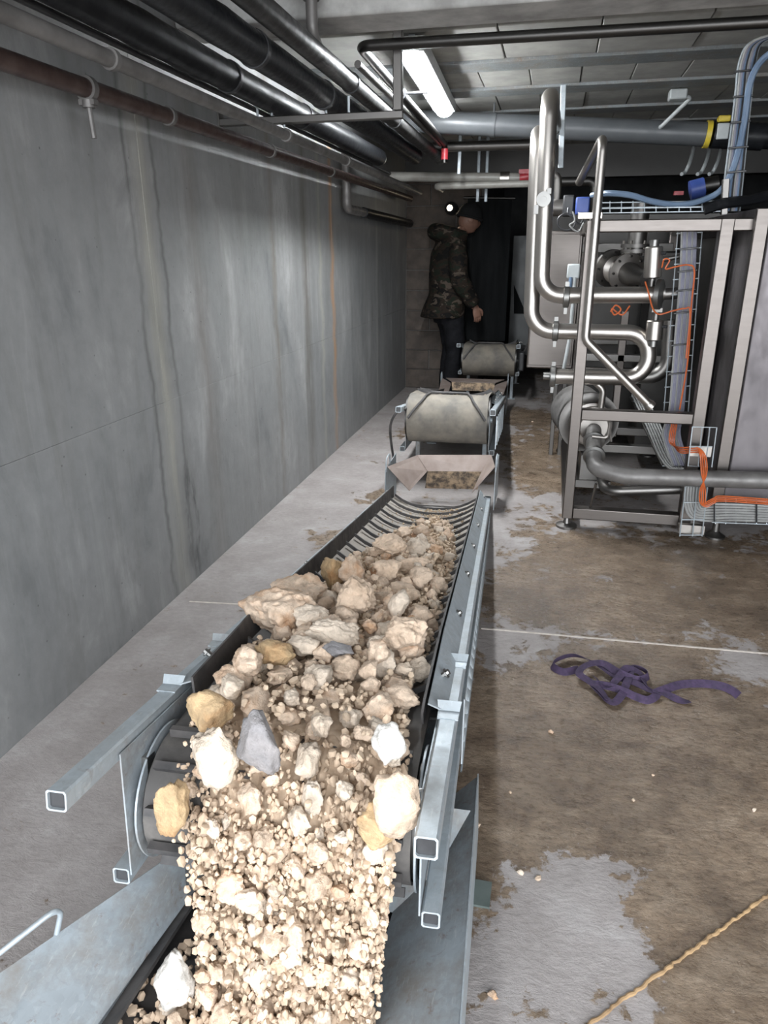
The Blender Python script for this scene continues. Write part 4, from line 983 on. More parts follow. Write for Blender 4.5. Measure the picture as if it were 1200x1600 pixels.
# suction pipe
sp0 = pc+ax*.0+V((0, 0, -.015)); s1 = aty(938, 742, 3.62); s2 = V((1.35, 3.58, aty(1200, 748, 3.58).z))
m = MB(); m.tube([sp0, V((s1.x-.03, 3.66, s1.z+.02)), V((s1.x+.12, 3.62, s1.z+.0)), s2], .041, 22, fil=.075)
o = m.build('suction_pipe', 'weathered_zinc'); tag(o, 'thick grey suction pipe running right from the pump, near the floor', 'pipe')
for t_ in (.30, .68):
    c = sp0.lerp(V((s1.x-.03, 3.66, s1.z+.02)), t_); mm = MB(); d_ = (V((s1.x-.03, 3.66, s1.z+.02))-sp0).normalized(); mm.lathe(c-d_*.012, d_, [(0, .043), (.003, .056), (.021, .056), (.024, .043)], 24); mm.build('pipe_clamp', 'bright_steel', o)
a = aty(945, 768, 3.85); pipe('lower_pipe', 'slimmer grey pipe behind and under the suction pipe', [a+V((-.02, .4, .05)), a, aty(1125, 762, 3.85)], .027, 'stainless_dull', fil=.08)
m = MB(); a = aty(933, 740, 3.7); m.cyl((a.x-.015, 3.74, .11), (a.x, 3.7, .26), .007, 8); tag(m.build('support_rod', 'stainless_dull'), 'thin support rod below the suction pipe', 'bracket')
# bellows and flanges
bc = aty(985, 428, 4.35); ax = V((.45, -1, -.12)).normalized()
T = thing('bellows_joint', 'round flanged bellows joint in the upper part of the skid', 'pipe', bc)
m = MB(); m.lathe(bc-ax*.22, ax, [(0, .06), (0, .105), (.022, .105), (.022, .06)], 32); m.build('flange', 'stainless_dull', T)
m = MB(); m.lathe(bc-ax*.2, ax, [(0, .06)]+[(.02+.0105*k, .075 if k % 2 else .06) for k in range(12)]+[(.16, .06)], 32); m.build('bellows', 'stainless', T)
m = MB(); m.lathe(bc-ax*.05, ax, [(0, .06), (0, .105), (.02, .105), (.026, .06)], 32); m.build('flange', 'stainless', T)
m = MB(); m.lathe(bc-ax*.03, ax, [(0, .06), (.05, .058), (.14, .04), (.2, .038)], 28); m.build('reducer', 'stainless_dull', T)
for k in range(8):
    for q0 in (-.035, -.205):
        n1 = ax.cross(Z3).normalized(); n2 = n1.cross(ax); c = bc+ax*q0+(n1*math.cos(k*.785)+n2*math.sin(k*.785))*.09; m = MB(); m.lathe(c, ax, [(0, .007), (.02, .007)], 6); m.build('bolt', 'dark_steel', T)
# vertical flanged pipe
v0 = aty(1000, 335, 4.5); T = thing('flanged_pipe', 'upright grey pipe with a double flange above the bellows joint', 'pipe', v0+V((0,0,-.35)))
m = MB(); m.cyl(v0+V((0,0,-.16)), v0+V((0,0,.06)), .05, 20); m.build('tube', 'stainless_dull', T)
m = MB(); m.lathe(v0+V((0,0,-.20)), Z3, [(0, .04), (0, .085), (.02, .085), (.02, .05), (.028, .05), (.028, .085), (.048, .085), (.048, .04)], 28); m.build('flange', 'stainless_dull', T)
m = MB(); m.cyl(v0+V((0,0,-.36)), v0+V((0,0,-.19)), .022, 14); m.build('stub', 'weathered_zinc', T)
for k in range(6): m = MB(); m.cyl(v0+V((.07*math.cos(k*1.05), .07*math.sin(k*1.05), -.215)), v0+V((.07*math.cos(k*1.05), .07*math.sin(k*1.05), -.135)), .007, 6); m.build('bolt', 'stainless', T)
# valve actuators
def actuator(px, pyt, pyb, lab, y, down):
    a, b = aty(px, pyt, y), aty(px-3, pyb, y); T = thing('valve_actuator', lab, 'valve', b)
    m = MB(); m.lathe(b, (a-b), [(0, .030), (.006, .042), ((a-b).length-.006, .042), ((a-b).length, .036)], 28); m.build('cylinder', 'stainless', T)
    m = MB(); e_ = a if down < 0 else b; s_ = 1 if down < 0 else -1
    m.cyl(e_, e_+Z3*.03*s_, .022, 16); m.build('cap', 'bright_steel', T)
    f_ = b if down < 0 else a; m = MB(); m.cyl(f_, f_-Z3*.07*s_, .016, 12); m.box(f_-Z3*.05*s_, (.05, .05, .02)); m.build('stem', 'stainless_dull', T)
    m = MB(); m.cyl(a+V((.03, -.02, -.03)), a+V((.055, -.03, -.03)), .008, 8); m.build('air_fitting', 'black_plastic', T)
    return T
actuator(1022, 385, 435, 'upper cylindrical steel valve actuator, beside the bellows joint', 3.95, -1)
actuator(1024, 500, 532, 'lower cylindrical steel valve actuator, under the round end flange', 4.0, 1)
m = MB(); a = aty(1030, 460, 4.0); m.cyl(a, aty(1058, 458, 4.0), .028, 16); m.cyl(aty(1034, 406, 4.05), aty(1066, 400, 4.05), .012, 12); m.cyl(aty(1033, 458, 4.0), aty(1038, 458, 4.0), .04, 20); tag(m.build('ball_valve', 'stainless_dull'), 'short steel valve between the end flange and the cable tray', 'valve')
def wire(name, lab, pts, r, mat, cat='tube', n=8): m = MB(); m.tube(spline(pts, n), r, 8); return tag(m.build(name, mat), lab, cat)
wire('air_tube', 'orange air tube coiled at the upper actuator, running to the cable tray', [aty(1034, 418, 3.92), aty(1038, 405, 3.9), aty(1046, 407, 3.9), aty(1040, 420, 3.9), aty(1055, 417, 3.88), aty(1075, 414, 3.85), aty(1085, 424, 3.84), aty(1080, 480, 3.84), aty(1075, 560, 3.84), aty(1062, 640, 3.84)], .0038, 'orange_tube')
wire('air_tube', 'orange air tube from the lower actuator to the cable tray', [aty(1008, 440, 3.85), aty(1014, 460, 3.84), aty(1020, 482, 3.86), aty(1030, 491, 3.88), aty(1050, 486, 3.87), aty(1070, 482, 3.85), aty(1078, 488, 3.84), aty(1072, 560, 3.83)], .0038, 'orange_tube')
wire('air_tube', 'short orange air tube coil left of the round end flange', [aty(954, 487, 3.88), aty(962, 477, 3.88), aty(970, 484, 3.88), aty(960, 492, 3.88), aty(956, 482, 3.9), aty(972, 492, 3.9), aty(984, 478, 3.93)], .0038, 'orange_tube')
# vertical tray of lilac cables inside the skid, splaying out at the bottom
T = thing('cable_bundle', 'bundle of lilac grey cables running down the tray inside the skid', 'cable', aty(1060, 640, 3.9))
for k in range(9):
    o_ = k*3.6; pts = [aty(1066+o_*.75, 352, 3.95), aty(1063+o_*.75, 430, 3.93), aty(1054+o_*.75, 540, 3.92), aty(1046+o_*.75, 640, 3.92), aty(1036+o_*.9, 680, 3.95), aty(1052+o_*.9, 728, 3.86)]
    m = MB(); m.tube(spline(pts, 6), .0058, 6); m.build('cable', 'cable_lilac' if k % 3 else 'cable_grey', T)
for yy in (390, 425, 455, 490, 540, 585): p, q_ = aty(1062-(yy-390)*.09, yy, 3.9), aty(1092-(yy-390)*.09, yy-3, 3.9); m = MB(); m.tube([p, q_], .004, 6); m.build('cable_tie', 'black_plastic', T)
T = thing('cable_tray', 'wire mesh cable tray behind the lilac cables inside the skid', 'cable tray', aty(1060, 640, 4))
for px in (1060, 1072, 1086, 1098):
    m = MB(); m.tube([aty(px, 350, 3.97), aty(px-24, 660, 3.95)], .0028, 6); m.build('wire', 'galvanized', T)
for yy in range(365, 660, 24):
    m = MB(); m.tube([aty(1058-(yy-350)*.077, yy, 3.965), aty(1099-(yy-350)*.077, yy-2, 3.965)], .0028, 6); m.build('cross_wire', 'galvanized', T)
# slanting ladder with cables low in the skid
T = thing('cable_ladder', 'slanting cable ladder low inside the skid with grey cables', 'cable tray', aty(1030, 730, 4.0))
a0, a1 = aty(985, 620, 4.7), aty(1035, 728, 3.9); b0, b1 = aty(1010, 620, 4.7), aty(1062, 728, 3.9)
for p, q_ in ((a0, a1), (b0, b1)): m = MB(); m.tube([p, q_], .006, 6); m.build('side_rail', 'dark_steel', T)
for k in range(13): m = MB(); m.tube([a0.lerp(a1, k/12), b0.lerp(b1, k/12)], .004, 6); m.build('rung', 'galvanized', T)
for k in range(6): m = MB(); f_ = .1+k*.16; m.tube(spline([a0.lerp(b0, f_)+V((0,0,.012)), a0.lerp(b0, f_).lerp(a1.lerp(b1, f_), .5)+V((0,0,.014)), a1.lerp(b1, f_)+V((0,0,.012)), aty(1078+k*3, 745, 3.75)], 5), .0055, 6); m.build('cable', 'cable_grey', T)
# wire basket riser at the right foot with white and orange cables
T = thing('wire_basket', 'upright wire basket tray beside the cabinet foot, carrying grey and orange cables', 'cable tray', aty(1090, 840, 3.64))
yw = 3.62
for px0, px1, y0, y1 in ((1072, 1062, 755, 838), (1090, 1082, 755, 838), (1106, 1097, 755, 838)):
    m = MB(); m.tube([aty(px0, y0, yw), aty(px1, y1, yw)], .0032, 6); m.build('wire', 'galvanized', T)
for yy in (760, 785, 812, 836): m = MB(); m.tube([aty(1072-(yy-755)*.12, yy, yw), aty(1106-(yy-755)*.12, yy, yw)], .0032, 6); m.build('cross_wire', 'galvanized', T)
for l in ([(1082, 667), (1120, 668), (1112, 730), (1075, 728), (1082, 667)], [(1097, 667), (1091, 729)], [(1109, 668), (1102, 730)], [(1077, 698), (1113, 698)]):
    m = MB(); m.tube([aty(x_, y_, yw-.02) for x_, y_ in l], .0032, 6); m.build('wire', 'galvanized', T)
m = MB(); m.box(aty(1094, 705, yw+.03), (.10, .012, .05)); m.build('bracket', 'stainless', T); m = MB(); m.box(aty(1080, 826, yw+.03), (.12, .03, .045)); m.build('bracket', 'stainless', T)
T = thing('cable_bundle', 'grey cables curving down the wire basket and right under the cabinet', 'cable', aty(1100, 815, 3.6))
for k in range(7):
    r_ = k*4.6; pts = [aty(1071+r_*1.0, 757, 3.64), aty(1070+r_*.95, 785-r_*.1, 3.64), aty(1080+r_*.7, 808-r_*.6, 3.63), aty(1110, 814-r_*.95, 3.62), aty(1150, 813-r_*.9, 3.61), aty(1215, 815-r_*.85, 3.6)]
    m = MB(); m.tube(spline(pts, 6), .0062, 6); m.build('cable', 'cable_grey', T)
for px in (1116, 1182): m = MB(); m.tube([aty(px, 786, 3.59), aty(px, 816, 3.59)], .004, 6); m.build('cable_tie', 'black_plastic', T)
T = thing('air_tubes', 'orange tubes looping over the wire basket and right along the cabinet', 'tube', aty(1100, 790, 3.58))
for k in range(4):
    d_ = k*2.6; pts = [aty(1050+d_, 660, 3.86), aty(1046+d_, 690, 3.84), aty(1062, 699+d_, 3.66), aty(1088, 699+d_, 3.6), aty(1102-d_, 712, 3.57), aty(1104-d_, 740, 3.56), aty(1094+d_, 765, 3.57), aty(1094+d_, 785, 3.57), aty(1104, 792-d_, 3.575), aty(1116, 786-d_, 3.575), aty(1130, 783-d_, 3.57), aty(1215, 789-d_, 3.56)]
    m = MB(); m.tube(spline(pts, 6), .0032, 6); m.build('tube', 'orange_tube', T)
T = thing('cable_tray', 'wire cable tray along the foot of the cabinet at the right edge', 'cable tray', aty(1160, 815, 3.6))
for yy in (780, 800, 816): m = MB(); m.tube([aty(1112, yy, 3.63 if yy != 816 else 3.58), aty(1215, yy+4, 3.63 if yy != 816 else 3.58)], .003, 6); m.build('wire', 'galvanized', T)
for px in range(1118, 1215, 16): m = MB(); m.tube([aty(px, 778, 3.63), aty(px, 817, 3.63), aty(px, 818, 3.58)], .003, 6); m.build('cross_wire', 'galvanized', T)
# big cabinet at the right edge
T = thing('control_cabinet', 'large grey steel control cabinet at the right edge on levelling feet', 'cabinet', (1.4, 4.4, 0))
m = MB(); m.bbox((.84, 3.70, .135), (2.1, 5.2, 1.56)); m.build('body', 'cabinet_steel', T, .01)
m = MB(); m.bbox((.90, 3.684, .30), (1.48, 3.70, 1.50)); m.build('front_panel', 'cabinet_steel', T, .006)
m = MB(); m.bbox((1.49, 3.684, .30), (2.05, 3.70, 1.50)); m.build('front_panel', 'cabinet_steel', T, .006)
m = MB(); m.bbox((.838, 3.675, .135), (.895, 3.70, 1.56)); m.build('corner_strip', 'stainless_brushed', T, .004)
for x, y in ((.895, 3.74), (1.9, 3.78), (.9, 5.1), (1.9, 5.1)):
    m = MB(); m.lathe((x, y, 0), Z3, [(0, .05), (.01, .05), (.022, .03), (.035, .018), (.135, .015)], 20); m.build('levelling_foot', 'stainless_dull', T)
# strips and dark panels between frame and cabinet
T = thing('machine_housing', 'dark panelled machine housing behind the skid\'s right post', 'machine', (.85, 5.0, 0))
m = MB(); m.bbox((.80, 4.05, .08), (.835, 5.3, 1.45)); m.build('side_panel', 'dark_steel', T, .004)
m = MB(); m.bbox((.775, 4.0, .08), (.80, 4.04, 1.46)); m.build('edge_strip', 'stainless', T, .002)
m = MB(); m.bbox((.20, 5.5, .1), (2.6, 5.9, 1.62)); m.build('rear_body', 'dark_steel', T, .01)
m = MB(); m.bbox((.58, 4.9, .12), (.78, 5.28, 1.38)); m.build('inner_panel', 'dark_steel', T, .01)
# stainless cabinet left
p = aty(822, 575, 4.75); p1_ = aty(893, 360, 4.75)
T = thing('steel_cabinet', 'stainless cabinet behind the bends of the process pipes', 'cabinet', (p.x+.15, 4.9, 0))
m = MB(); m.bbox((p.x, 4.75, p.z), (.15, 5.25, p1_.z)); m.build('body', 'stainless_brushed', T, .008)
for x in (.06, .12): m = MB(); m.hollow((x, 5.2, .0), (x, 5.2, p.z), .03); m.build('leg', 'stainless_dull', T)
m = MB(); m.bbox((p.x+.01, 4.742, p.z+.02), (.135, 4.75, p1_.z-.02)); m.build('door', 'stainless_brushed', T, .003)
# small control units on the top and their cables
T = thing('sensor_unit', 'grey and black sensor unit with looping cables on top of the stainless cabinet', 'device', aty(890, 345, 4.5))
m = MB(); m.cyl(aty(862, 325, 4.55), aty(882, 325, 4.55), .045, 20); m.build('motor', 'stainless_dull', T)
m = MB(); m.box(aty(888, 322, 4.5), (.06, .08, .11)); m.build('black_housing', 'black_plastic', T, .008)
m = MB(); m.box(aty(910, 322, 4.45), (.075, .07, .09)); m.build('blue_housing', 'blue_plastic', T, .008)
m = MB(); m.tube(spline([aty(888, 325, 4.42)]+[aty(885+14*math.cos(k*.7), 347+13*math.sin(k*.7), 4.4) for k in range(-2, 8)]+[aty(905, 350, 4.4), aty(914, 335, 4.4)], 6), .005, 6); m.build('cable', 'black_plastic', T)
m = MB(); m.tube(spline([aty(895, 330, 4.38), aty(898, 345, 4.38), aty(890, 352, 4.38), aty(903, 362, 4.38), aty(912, 348, 4.38)], 6), .005, 6); m.build('cable', 'cable_grey', T)
m = MB(); p = aty(896, 424, 4.45); m.box(p, (.07, .05, .08)); o = m.build('switch_box', 'grey_plastic', None, .008); tag(o, 'small grey switch box on the edge of the stainless cabinet', 'box')
m = MB(); m.tube([p+V((.01, -.02, -.03)), p+V((.01, -.02, -.35)), p+V((-.02, -.02, -.62)), p+V((-.08, -.02, -.65))], .010, 8, fil=.03); m.build('conduit', 'grey_plastic', o)
m = MB(); m.tube([p+V((-.012, -.02, -.03)), p+V((-.012, -.02, -.15))], .011, 8); m.build('blue_conduit', 'blue_hose', o)
# mesh tray on top of the skid
T = thing('cable_tray', 'wire mesh cable tray lying along the top of the skid frame', 'cable tray', aty(1020, 330, 3.95))
for yy, d_ in ((315, 4.05), (323, 4.05), (331, 4.05), (331, 3.92), (324, 3.92)):
    m = MB(); m.tube([aty(930, yy+2, d_), aty(1128, yy-1, d_)], .003, 6); m.build('wire', 'galvanized', T)
for px in range(935, 1130, 18): m = MB(); m.tube([aty(px, 314, 4.05), aty(px, 331, 4.05), aty(px, 331, 3.92), aty(px, 323, 3.92)], .003, 6); m.build('cross_wire', 'galvanized', T)
wire('water_hose', 'pale blue hose lying in the mesh tray and rising at the right', [aty(925, 305, 4.15), aty(950, 302, 4.0), aty(985, 305, 3.98), aty(1020, 315, 3.98), aty(1060, 320, 3.98), aty(1100, 312, 3.97), aty(1130, 293, 3.95), aty(1150, 250, 3.93), aty(1163, 190, 3.9), aty(1172, 130, 3.88), aty(1190, 95, 3.86), aty(1225, 70, 3.8)], .014, 'blue_hose', 'hose')
wire('grey_hose', 'grey corrugated hose rising right of the mesh tray', [aty(1100, 328, 3.9), aty(1130, 318, 3.9), aty(1170, 313, 3.95), aty(1205, 305, 4.0)], .024, 'black_foam_dusty', 'hose')
# riser tray at the upper right
T = thing('cable_ladder', 'tall cable ladder with white and grey cables rising to the ceiling at upper right', 'cable tray', aty(1135, 320, 3.95))
def riser(px0, off): return spline([aty(px0-8+off, 330, 3.98), aty(px0-2+off, 270, 3.97), aty(px0+12+off*.9, 160, 3.94), aty(px0+20+off*.9, 95, 3.92), aty(px0+42+off*.6, 64, 3.88), aty(px0+110, 48+off*.2, 3.8)], 6)
for k, off in enumerate((0, 27)): m = MB(); m.tube(riser(1136, off), .006, 6); m.build('side_rail', 'galvanized', T)
for k in range(8): m = MB(); m.tube([p+V((0, -.015, 0)) for p in riser(1136, 3+k*3.0)], .0058, 6); m.build('cable', ('cable_grey', 'cable_lilac', 'blue_hose', 'black_plastic')[k % 4], T)
for yy in (110, 150, 190, 230, 268): k = (300-yy)/205; p = aty(1136+k*18-4, yy+2, 3.9); q_ = aty(1136+k*18+27, yy-1, 3.9); m = MB(); m.tube([p, q_], .0045, 6); m.build('cable_tie', 'black_plastic', T)
m = MB(); m.hollow(aty(1131, 335, 3.92), aty(1134, 280, 3.92), .03); m.build('support', 'stainless_dull', T)
T = thing('motor', 'dark blue capped motor lying behind the mesh tray', 'motor', aty(1090, 300, 4.6))
m = MB(); m.cyl(aty(1078, 298, 4.6), aty(1100, 292, 4.6), .05, 20); m.build('blue_cap', 'blue_plastic', T); m = MB(); m.cyl(aty(1100, 291, 4.6), aty(1122, 287, 4.6), .042, 20); m.build('barrel', 'dark_steel', T); m = MB(); m.box(aty(1060, 302, 4.6), (.05, .03, .02)); m.build('red_tab', 'red_paint', T)
# hoses hanging in the dark at the back
for px, lab in ((1075, 'leftmost thin grey hose hanging in the dark behind the mesh tray'), (1100, 'middle thin grey hose hanging in the dark behind the mesh tray'), (1118, 'rightmost thin grey hose hanging in the dark behind the mesh tray')):
    wire('hanging_hose', lab, [aty(px+12, 216, 5.42), aty(px+4, 250, 5.7), aty(px-4, 268, 5.75), aty(px-10, 272, 5.7)], .012, 'grey_plastic', 'hose')
pipe('rear_pipe', 'dull pipe crossing in the dark behind the skid, left of the mesh tray', [aty(868, 284, 5.6), aty(930, 283, 5.6), aty(930, 345, 5.6)], .03, 'dark_steel', fil=.05)
pipe('bent_pipe', 'small bent grey pipe beside the tall process pipe', [aty(860, 273, 4.6), aty(872, 275, 4.6), aty(871, 318, 4.6)], .022, 'stainless_dull', fil=.03)
# duct block in the background, dim
m = MB(); m.bbox((-.15, 8.2, 1.35), (2.8, 9.2, 1.75)); tag(m.build('ventilation_duct', 'dark_steel', None, .02), 'dim rectangular duct in the dark background above the skid', 'duct')

# ------------------------------------------------------------------ dark curtain and pale panel at the back
YCU = 7.5; a, b = aty(731, 311, YCU), aty(800, 312, YCU); zb = aty(790, 533, YCU).z
rows = []
for k in range(2):
    z = (a.z, zb)[k]; rows.append([V((a.x+(b.x-a.x)*i/30, YCU+.003*math.sin(i*.5)+.0012*math.sin(i*1.7), z)) for i in range(31)])
m = MB(); m.sheet(rows, .006, True); o = m.build('curtain', 'dark_sheet'); tag(o, 'tall dark plastic curtain hanging behind the man', 'curtain')
m = MB(); m.tube([a+V((-.04, 0, .012)), b+V((.03, 0, .012))], .014, 10); m.build('curtain_rod', 'dark_steel', o)
m = MB(); m.bbox((aty(801, 400, 8.2).x, 8.2, .30), (aty(848, 400, 8.2).x+.1, 8.25, aty(820, 368, 8.2).z)); o = m.build('partition_panel', 'pale_sheet', None, .004); tag(o, 'pale grey partition panel right of the dark curtain', 'panel')
p = aty(832, 500, 8.15); m = MB(); m.hexa([aty(803, 445, 8.19), aty(803, 445, 8.18), aty(803, 490, 8.18), aty(803, 490, 8.19), aty(822, 490, 8.19), aty(822, 490, 8.18), aty(806, 490, 8.18), aty(806, 490, 8.19)]); m.build('dark_gusset', 'dark_sheet', o)

# ------------------------------------------------------------------ purple strap
def ribbon(path, wd, th, tilt):
    P = spline(path, 10); m = MB(); vs = []; n = len(P)
    for i, p in enumerate(P):
        t = (P[min(i+1, n-1)]-P[max(i-1, 0)]).normalized(); sd = t.cross(Z3)
        sd = sd.normalized() if sd.length > 1e-4 else X3; a = tilt(i/n); d = sd*math.cos(a)+sd.cross(t).normalized()*math.sin(a)*1.0; nn = d.cross(t).normalized()
        hz = abs(d.z)*wd/2+.002; p = V((p.x, p.y, max(p.z, hz)))
        vs += [p-d*wd/2-nn*th/2, p+d*wd/2-nn*th/2, p+d*wd/2+nn*th/2, p-d*wd/2+nn*th/2]
    m.add(vs, [(i*4+j, i*4+(j+1) % 4, (i+1)*4+(j+1) % 4, (i+1)*4+j) for i in range(n-1) for j in range(4)], False).add(vs[:4], [(3,2,1,0)]).add(vs[-4:], [(0,1,2,3)]); return m
def sp(l): return [atz(x, y, z) for x, y, z in l]
T = thing('strap', 'crumpled purple webbing strap lying on the wet floor', 'strap', atz(980, 1065, 0))
pts = [(905, 1045, .012), (880, 1050, .012), (863, 1040, .014), (872, 1030, .02), (895, 1024, .02), (918, 1030, .02), (940, 1042, .02), (965, 1058, .02), (990, 1066, .02), (1012, 1077, .02), (1026, 1085, .016), (1012, 1094, .012), (992, 1088, .014),
       (975, 1080, .02), (950, 1072, .02), (925, 1070, .012), (940, 1085, .012), (958, 1098, .012), (972, 1085, .016), (978, 1070, .022), (985, 1050, .026), (985, 1040, .026), (1005, 1046, .022), (1013, 1056, .018), (995, 1062, .02), (965, 1050, .03), (940, 1036, .03), (915, 1040, .03), (905, 1052, .026), (920, 1064, .022), (935, 1075, .018), (950, 1094, .013)]
ribbon(sp(pts), .026, .0018, lambda t: .75*math.sin(t*19)+.5).build('webbing', 'purple_webbing', T)
pts = [(930, 1058, .016), (948, 1075, .016), (965, 1060, .03), (980, 1044, .034), (1000, 1052, .024), (1008, 1068, .02), (1020, 1078, .016), (1040, 1084, .01), (1062, 1094, .008), (1078, 1096, .006)]
ribbon(sp(pts), .026, .0018, lambda t: .6*math.sin(t*12+1)+.2).build('webbing', 'purple_webbing', T)
pts = [(1022, 1084, .014), (1040, 1077, .014), (1062, 1070, .013), (1085, 1068, .013), (1110, 1069, .013), (1130, 1073, .013), (1145, 1080, .013), (1154, 1087, .012)]
ribbon(sp(pts), .028, .0022, lambda t: -.75+.2*math.sin(t*6)).build('loose_end', 'purple_webbing', T)

# ------------------------------------------------------------------ the man
PX, PY = -.985, 7.25
T = thing('person', 'man in camouflage jacket and black knit cap standing at the back, facing right', 'person', (PX, PY, 0))
Fd = V((.86, .50, 0)).normalized(); Rt = V((Fd.y, -Fd.x, 0))      # facing, his right (towards the camera)
def B(f, r, z): return V((PX, PY, 0)) + Fd*f + Rt*r + Z3*z
def skin(name, mat, verts, edges, radii, parent, sub=2, root=0):
    me = bpy.data.meshes.new(name); org = wloc(parent); me.from_pydata([tuple(v-org) for v in verts], edges, []); o = bpy.data.objects.new(name, me); COL.objects.link(o); o.parent = parent
    sk = o.modifiers.new('skin', 'SKIN'); sk.use_smooth_shade = True
    for i, d in enumerate(me.skin_vertices[0].data):
        r = radii[i]; d.radius = (r, r) if not hasattr(r, '__len__') else r; d.use_root = (i == root)
    ss = o.modifiers.new('sub', 'SUBSURF'); ss.levels = sub; ss.render_levels = sub
    me.materials.append(MATS[mat]); return o
vts = [B(0, 0, .92), B(.0, 0, 1.12), B(.0, 0, 1.32), B(.02, 0, 1.46), B(.08, 0, 1.53), B(.15, 0, 1.60),
       B(.0, .10, .88), B(.03, .10, .50), B(-.01, .10, .10), B(-.0, -.10, .88), B(.06, -.10, .50), B(.03, -.10, .10),
       B(0, .19, 1.43), B(-.02, .26, 1.16), B(.13, .25, .93), B(.17, .24, .86), B(0, -.19, 1.43), B(.05, -.25, 1.16), B(.22, -.2, 1.0), B(.28, -.18, .97)]
eds = [(0,1),(1,2),(2,3),(3,4),(4,5),(0,6),(6,7),(7,8),(0,9),(9,10),(10,11),(3,12),(12,13),(13,14),(14,15),(3,16),(16,17),(17,18),(18,19)]
rad = [.13, .13, .15, .10, .055, .05, .085, .06, .04, .085, .06, .04, .06, .045, .032, .028, .06, .045, .032, .028]
body = skin('body', 'skin', vts, eds, rad, T)
# head as a shaped ellipsoid, turned down to the right
hc = B(.185, .0, 1.655); hd = (Fd*.90+V((.35, 0, 0))+V((0, 0, -.28))).normalized(); hr = hd.cross(Z3).normalized(); hu = hr.cross(hd)
def Hh(f, r, u): return hc+hd*f+hr*r+hu*u
bm = bmesh.new(); bmesh.ops.create_icosphere(bm, subdivisions=4, radius=1)
org = wloc(T)
for v in bm.verts:
    p = v.co.copy(); f, r, u = p.x*.098, p.y*.078, p.z*.118
    if p.x > 0:
        f += .026*math.exp(-((p.y)/.20)**2-((p.z+.12)/.20)**2)          # nose
        f -= .012*(math.exp(-((abs(p.y)-.38)/.18)**2-((p.z-.08)/.13)**2)) # eye sockets
        f += .008*math.exp(-((p.y)/.3)**2-((p.z+.42)/.09)**2)           # lips
        f += .012*math.exp(-((p.y)/.35)**2-((p.z+.78)/.18)**2)          # chin
    if p.z < -.2: r *= 1-.28*(-p.z-.2)
    v.co = Hh(f, r, u)-org
me = bpy.data.meshes.new('head'); bm.to_mesh(me); bm.free(); me.polygons.foreach_set('use_smooth', [True]*len(me.polygons)); me.materials.append(MATS['skin'])
ho = bpy.data.objects.new('head', me); COL.objects.link(ho); ho.parent = T
for sg in (-1, 1):
    m = MB(); m.lathe(Hh(-.005, sg*.074, -.005), hr*sg+hd*-.4, [(0, .018), (.012, .026), (.016, .024), (.012, .010)], 14); m.build('ear', 'skin', ho)
    m = MB(); m.lathe(Hh(.080, sg*.030, .012), hd, [(0, .011), (.006, .009), (.009, .004)], 10); m.build('eye', 'black_plastic', ho)
bm = bmesh.new(); bmesh.ops.create_icosphere(bm, subdivisions=4, radius=1)
for v in bm.verts:
    p = v.co.copy(); z = max(p.z, .02); v.co = Hh(p.x*.122-.004, p.y*.102, .012+z*.145 + (.008 if p.z < .25 else 0))-org
me = bpy.data.meshes.new('knit_cap'); bm.to_mesh(me); bm.free(); me.polygons.foreach_set('use_smooth', [True]*len(me.polygons)); me.materials.append(MATS['black_knit'])
c_ = bpy.data.objects.new('knit_cap', me); COL.objects.link(c_); c_.parent = T
m = MB(); N = 28; m.tube([Hh(.119*math.cos(6.2832*i/N)-.004, .099*math.sin(6.2832*i/N), .022) for i in range(N+1)], .014, 8, cap=False); m.build('cap_brim', 'black_knit', c_)
# jacket and trousers: lofted rings fused by a voxel remesh
def rings(m, rr, n=20):
    vs = []
    for c, a, b, x_, y_ in rr: vs += [c+x_*a*math.cos(6.2832*k/n)+y_*b*math.sin(6.2832*k/n) for k in range(n)]
    m.add(vs, [(i*n+j, i*n+(j+1) % n, (i+1)*n+(j+1) % n, (i+1)*n+j) for i in range(len(rr)-1) for j in range(n)], True).add(vs[:n], [tuple(reversed(range(n)))]).add(vs[-n:], [tuple(range(n))])
def limb(m, pts, rs, n=14): m.tube(pts, 1, n, rs=rs)
def fuse(m, name, mat, vox, parent):
    o = m.build(name, mat, parent); r = o.modifiers.new('remesh', 'REMESH'); r.mode = 'VOXEL'; r.voxel_size = vox; r.use_smooth_shade = True
    s_ = o.modifiers.new('smooth', 'SMOOTH'); s_.iterations = 6; s_.factor = .5; return o
J = MB()
rings(J, [(B(-.07, 0, .775), .215, .235, Fd, Rt), (B(-.05, 0, .86), .205, .23, Fd, Rt), (B(-.01, 0, 1.0), .18, .215, Fd, Rt), (B(-.015, 0, 1.2), .18, .225, Fd, Rt), (B(-.01, 0, 1.36), .165, .225, Fd, Rt), (B(.005, 0, 1.47), .13, .19, Fd, Rt), (B(.03, 0, 1.53), .09, .12, Fd, Rt)])
limb(J, spline([B(0, .17, 1.45), B(-.02, .25, 1.33), B(-.02, .285, 1.15), B(.06, .28, 1.02), B(.15, .265, .90)], 4), [.075]*4+[.088]*4+[.085]*4+[.072]*4+[.056])
limb(J, spline([B(0, -.17, 1.45), B(.02, -.25, 1.3), B(.05, -.27, 1.14), B(.14, -.23, 1.05), B(.23, -.195, 1.0)], 4), [.075]*4+[.085]*4+[.08]*4+[.068]*4+[.056])
